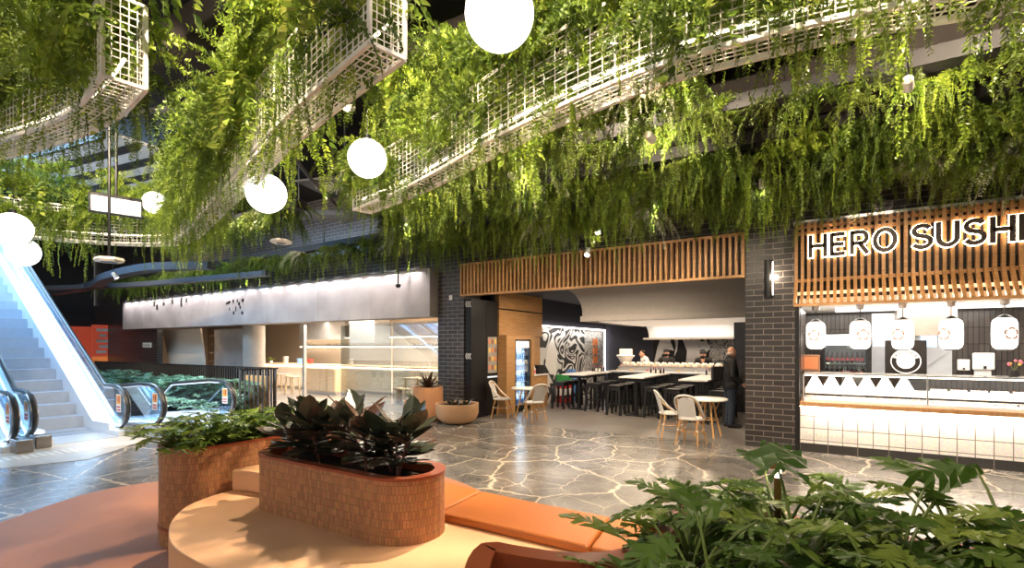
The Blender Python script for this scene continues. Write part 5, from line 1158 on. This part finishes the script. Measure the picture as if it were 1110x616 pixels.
t = thing('towel_dispenser', 'larger white paper towel dispenser on the dark kiosk wall', 'dispenser', (2.05,12.0,1.34)); B().prism([(0,0),(.3,0),(.34,.2),(.04,.2)], 0, .3).obj('case', 'white_powder', t, bev=.02); B().box(.04,.04,-.1,.26,.1,0).obj('paper', 'white_cloth', t); B().box(.15,-.012,.02,.19,0,.07).obj('window', 'beam_brown', t)
tag(B().box(2.85,12.1,1.45,2.93,12.2,1.8).obj('cup_sleeve', 'white_powder', bev=.01), 'tall white cup sleeve on the kiosk wall at right', 'dispenser')
t = thing('flower_vase', 'small dark vase of pink and yellow flowers on the case top', 'vase', (2.18,10.1,1.31)); B().lathe([(.05,0),(.065,.05),(.05,.10),(.04,.10)], 16).obj('vase', 'black_satin', t, smooth=True)
g = B(); random.seed(4)
for i in range(9): q = (random.uniform(-.09,.09),random.uniform(-.06,.06),random.uniform(.16,.25)); g.tube([(0,0,.09),q], .003, 4); B().ell(q, .02, 8, 6).obj('flower', 'pink_soap' if i % 3 else 'egg', t, smooth=True)
g.obj('stems', 'stem_green', t)

# ---------------------------------------------------------------- people
def capsules(segs, ells, vox):
    b = B()
    for p0, p1, r0, r1 in segs:
        p0, p1 = Vector(p0), Vector(p1); d = p1-p0; L = d.length; n = 12; prof = []; q = d.to_track_quat('Z', 'Y')
        for i in range(6): a = -pi/2+pi/2*i/5; prof.append((r0*cos(a)+1e-6, r0*sin(a)))
        for i in range(6): a = pi/2*i/5; prof.append((r1*cos(a)+1e-6, L+r1*sin(a)))
        o = len(b.v); b.lathe(prof, n)
        for i in range(o, len(b.v)): b.v[i] = tuple(p0+q @ Vector(b.v[i]))
    for c, r in ells: b.ell(c, r, 20, 14)
    return b
def organic(name, m, segs, ells, parent, vox=.012, it=4):
    o = capsules(segs, ells, vox).obj(name, m, parent); r = o.modifiers.new('remesh', 'REMESH'); r.mode = 'VOXEL'; r.voxel_size = vox; r.use_smooth_shade = True
    s = o.modifiers.new('smooth', 'SMOOTH'); s.iterations = it; s.factor = .5; return o
def hand(w, d, sd):
    """palm and five curled fingers hanging from wrist w along d; sd = thumb side"""
    w = Vector(w); d = Vector(d).normalized(); x = Vector(sd).normalized(); n = d.cross(x); S = [(w, w+d*.085, .024, .03)]
    for i, L in enumerate((.072,.08,.075,.058)):
        k = w+d*.085+x*(.03-.02*i); m = k+(d*.85+n*.35)*L*.5; S.append((k-d*.03, m, .0095, .009)); S.append((m, m+(d*.45+n*.8)*L*.5, .009, .0075))
    t = w+d*.03+x*.02; u = t+(x*.75+d*.6)*.045; S += [(t, u, .012, .011), (u, u+(d*.9+x*.1+n*.3)*.035, .0105, .009)]
    return S
def head_parts(c, f, hr, hair, parent, mask=False, cap=False):
    """face features on a head centred at c looking along f"""
    c = Vector(c); f = Vector(f).normalized(); s = Vector((f.y,-f.x,0)); e = B()
    for k in (-1, 1): e.ell(c+f*.088+s*.033*k+Vector((0,0,.0)), .011, 8, 6)
    e.obj('eyes', 'eye_dark', parent, smooth=True)
    if mask: B().ell(c+f*.045+Vector((0,0,-.055)), (.075,.075,.055), 16, 10).obj('face_mask', 'black_cloth', parent, smooth=True)
    else: B().ell(c+f*.093+Vector((0,0,-.066)), (.018,.018,.007), 10, 6).obj('mouth', 'lip', parent, smooth=True)
    if cap:
        B().lathe([(.098,.025),(.102,.05),(.09,.10),(.05,.128),(0,.135)], 20, c).obj('cap', 'black_cloth', parent, smooth=True); b = B().ell(c+f*.12+Vector((0,0,.035)), (.06,.06,.008), 14, 6); b.obj('cap_peak', 'black_cloth', parent, smooth=True)
    elif hair == 'dark_hair': B().ell(c-f*.02+Vector((0,0,.045)), (.092,.092,.085), 18, 12).obj('hair', hair, parent, smooth=True)
    else: B().ell(c-f*.022+Vector((0,0,-.035)), (.086,.083,.045), 18, 12).obj('hair', hair, parent, smooth=True)
def head_segs(c, f):
    c = Vector(c); f = Vector(f).normalized(); s = Vector((f.y,-f.x,0)); z = Vector((0,0,1))
    E = [(c+z*.02, (.083,.083,.10)), (c+f*.025-z*.02, (.072,.072,.095)), (c+f*.045-z*.075, (.045,.045,.04))]
    for k in (-1,1): E.append((c+s*.083*k-z*.01, (.014,.014,.03)))
    return [(c-z*.19-f*.02, c-z*.06-f*.01, .062, .056), (c+f*.088+z*.01, c+f*.108-z*.03, .009, .014)], E
def standing_man(loc, rz):
    t = thing('person', 'balding man in black jacket and jeans standing with his back turned by the brick pillar', 'person', loc, rz)
    f = (0,1,0); hs, he = head_segs((0,.03,1.63), f)
    body = hs+[((0,0,.95),(0,.0,1.18),.15,.155),((0,0,1.18),(0,.0,1.36),.155,.13),((-.15,0,1.42),(.15,0,1.42),.075,.075),((0,0,1.36),(0,.0,1.5),.11,.065)]
    for k in (-1,1):
        body += [((.095*k,0,.93),(.10*k,.015,.5),.095,.062),((.10*k,.015,.5),(.10*k,-.02,.09),.06,.042),((.10*k,-.03,.05),(.115*k,.14,.035),.04,.035)]
        el = (.27*k,-.03,1.14); wr = (.24*k,.16,.98 if k > 0 else .96); body += [((.20*k,0,1.42),el,.058,.045),(el,wr,.043,.03)]+hand(wr,(0,.55,-.6),(-k*.4,.5,.5))
    organic('body', 'skin', body, he, t, .008, 3)
    head_parts((0,.03,1.63), f, .1, 'grey_hair', t)
    jk = [((0,0,.93),(0,0,1.18),.172,.178),((0,0,1.18),(0,.0,1.38),.178,.145),((-.16,0,1.425),(.16,0,1.425),.088,.088),((0,-.01,1.38),(0,-.015,1.49),.12,.078),((-.06,0,.90),(.06,0,.90),.15,.15)]
    for k in (-1,1): el = (.275*k,-.03,1.14); wr = (.243*k,.145,.99 if k > 0 else .97); jk += [((.20*k,0,1.425),el,.074,.06),(el,wr,.06,.046)]
    organic('jacket', 'black_cloth', jk, [], t, .012)
    jn = [((0,0,.93),(0,0,.86),.15,.15)]
    for k in (-1,1): jn += [((.095*k,0,.92),(.10*k,.015,.5),.112,.078),((.10*k,.015,.5),(.10*k,-.02,.10),.076,.062)]
    organic('jeans', 'denim', jn, [], t, .012)
    for k in (-1,1): organic('shoe', 'black_cloth', [((.10*k,-.05,.055),(.11*k,.05,.05),.052,.05),((.11*k,.05,.05),(.12*k,.17,.042),.05,.04)], [], t, .01)
    return t
standing_man((-1.93,11.85,0), radians(-62))
t = thing('shoulder_bag', 'black shoulder bag hanging at the standing man\'s side', 'bag', (-2.14,11.75,1.02), radians(-62)); B().box(-.07,-.16,0,.07,.16,.30).obj('pouch', 'black_satin', t, bev=.03); B().tube(spline([(0,-.13,.28),(.08,-.08,.40),(.13,0,.43),(.08,.1,.40),(0,.13,.28)], .05), .012, 6).obj('strap', 'black_satin', t)
def staff(loc, rz, shirt, label, mask, hair, lean=0):
    t = thing('person', label, 'person', loc, rz); f = (0,1,0); c = (0,.04+lean,1.55-lean*.3); hs, he = head_segs(c, f)
    body = hs+[((0,0,.9),(0,.0,1.12),.14,.145),((0,0,1.12),(0,lean*.6,1.28),.145,.12),((-.14,lean*.7,1.34),(.14,lean*.7,1.34),.07,.07),((0,lean*.6,1.28),(0,lean*.9,1.42),.1,.06)]
    sh = [((0,0,.88),(0,0,1.12),.155,.165),((0,0,1.12),(0,lean*.6,1.30),.165,.135),((-.15,lean*.7,1.345),(.15,lean*.7,1.345),.082,.082),((0,lean*.6,1.30),(0,lean*.9,1.40),.11,.072)]
    pt = [((0,0,.92),(0,0,.85),.145,.145)]
    for k in (-1,1):
        el = (.27*k,.02+lean*.4,1.08); wr = (.17*k,.26+lean,1.10); body += [((.19*k,lean*.7,1.34),el,.052,.042),(el,wr,.04,.028)]+hand(wr,(-.2*k,.8,-.2),(-k*.8,0,.5)); sh.append(((.19*k,lean*.7,1.34),(.235*k,.01+lean*.5,1.2),.068,.062))
        body += [((.09*k,0,.88),(.095*k,.01,.48),.09,.06),((.095*k,.01,.48),(.095*k,-.02,.08),.058,.04),((.095*k,-.03,.05),(.105*k,.13,.035),.04,.035)]
        pt += [((.09*k,0,.88),(.095*k,.01,.48),.105,.075),((.095*k,.01,.48),(.095*k,-.02,.10),.073,.06)]
    organic('body', 'skin', body, he, t, .008, 3); head_parts(c, f, .1, hair, t, mask, mask)
    organic('shirt', shirt, sh, [], t, .012); organic('trousers', 'black_cloth', pt, [], t, .014)
staff((-4.55,16.35,0), pi, 'black_cloth', 'kitchen worker in a black shirt, cap and mask, left of the two in black', True, 'dark_hair')
staff((-3.4,16.35,0), pi, 'black_cloth', 'kitchen worker in a black shirt, cap and mask, bending low at right', True, 'dark_hair', .16)
staff((-5.33,16.75,0), pi-.9, 'white_cloth', 'dark-haired worker in a white shirt without a cap', False, 'dark_hair', .1)
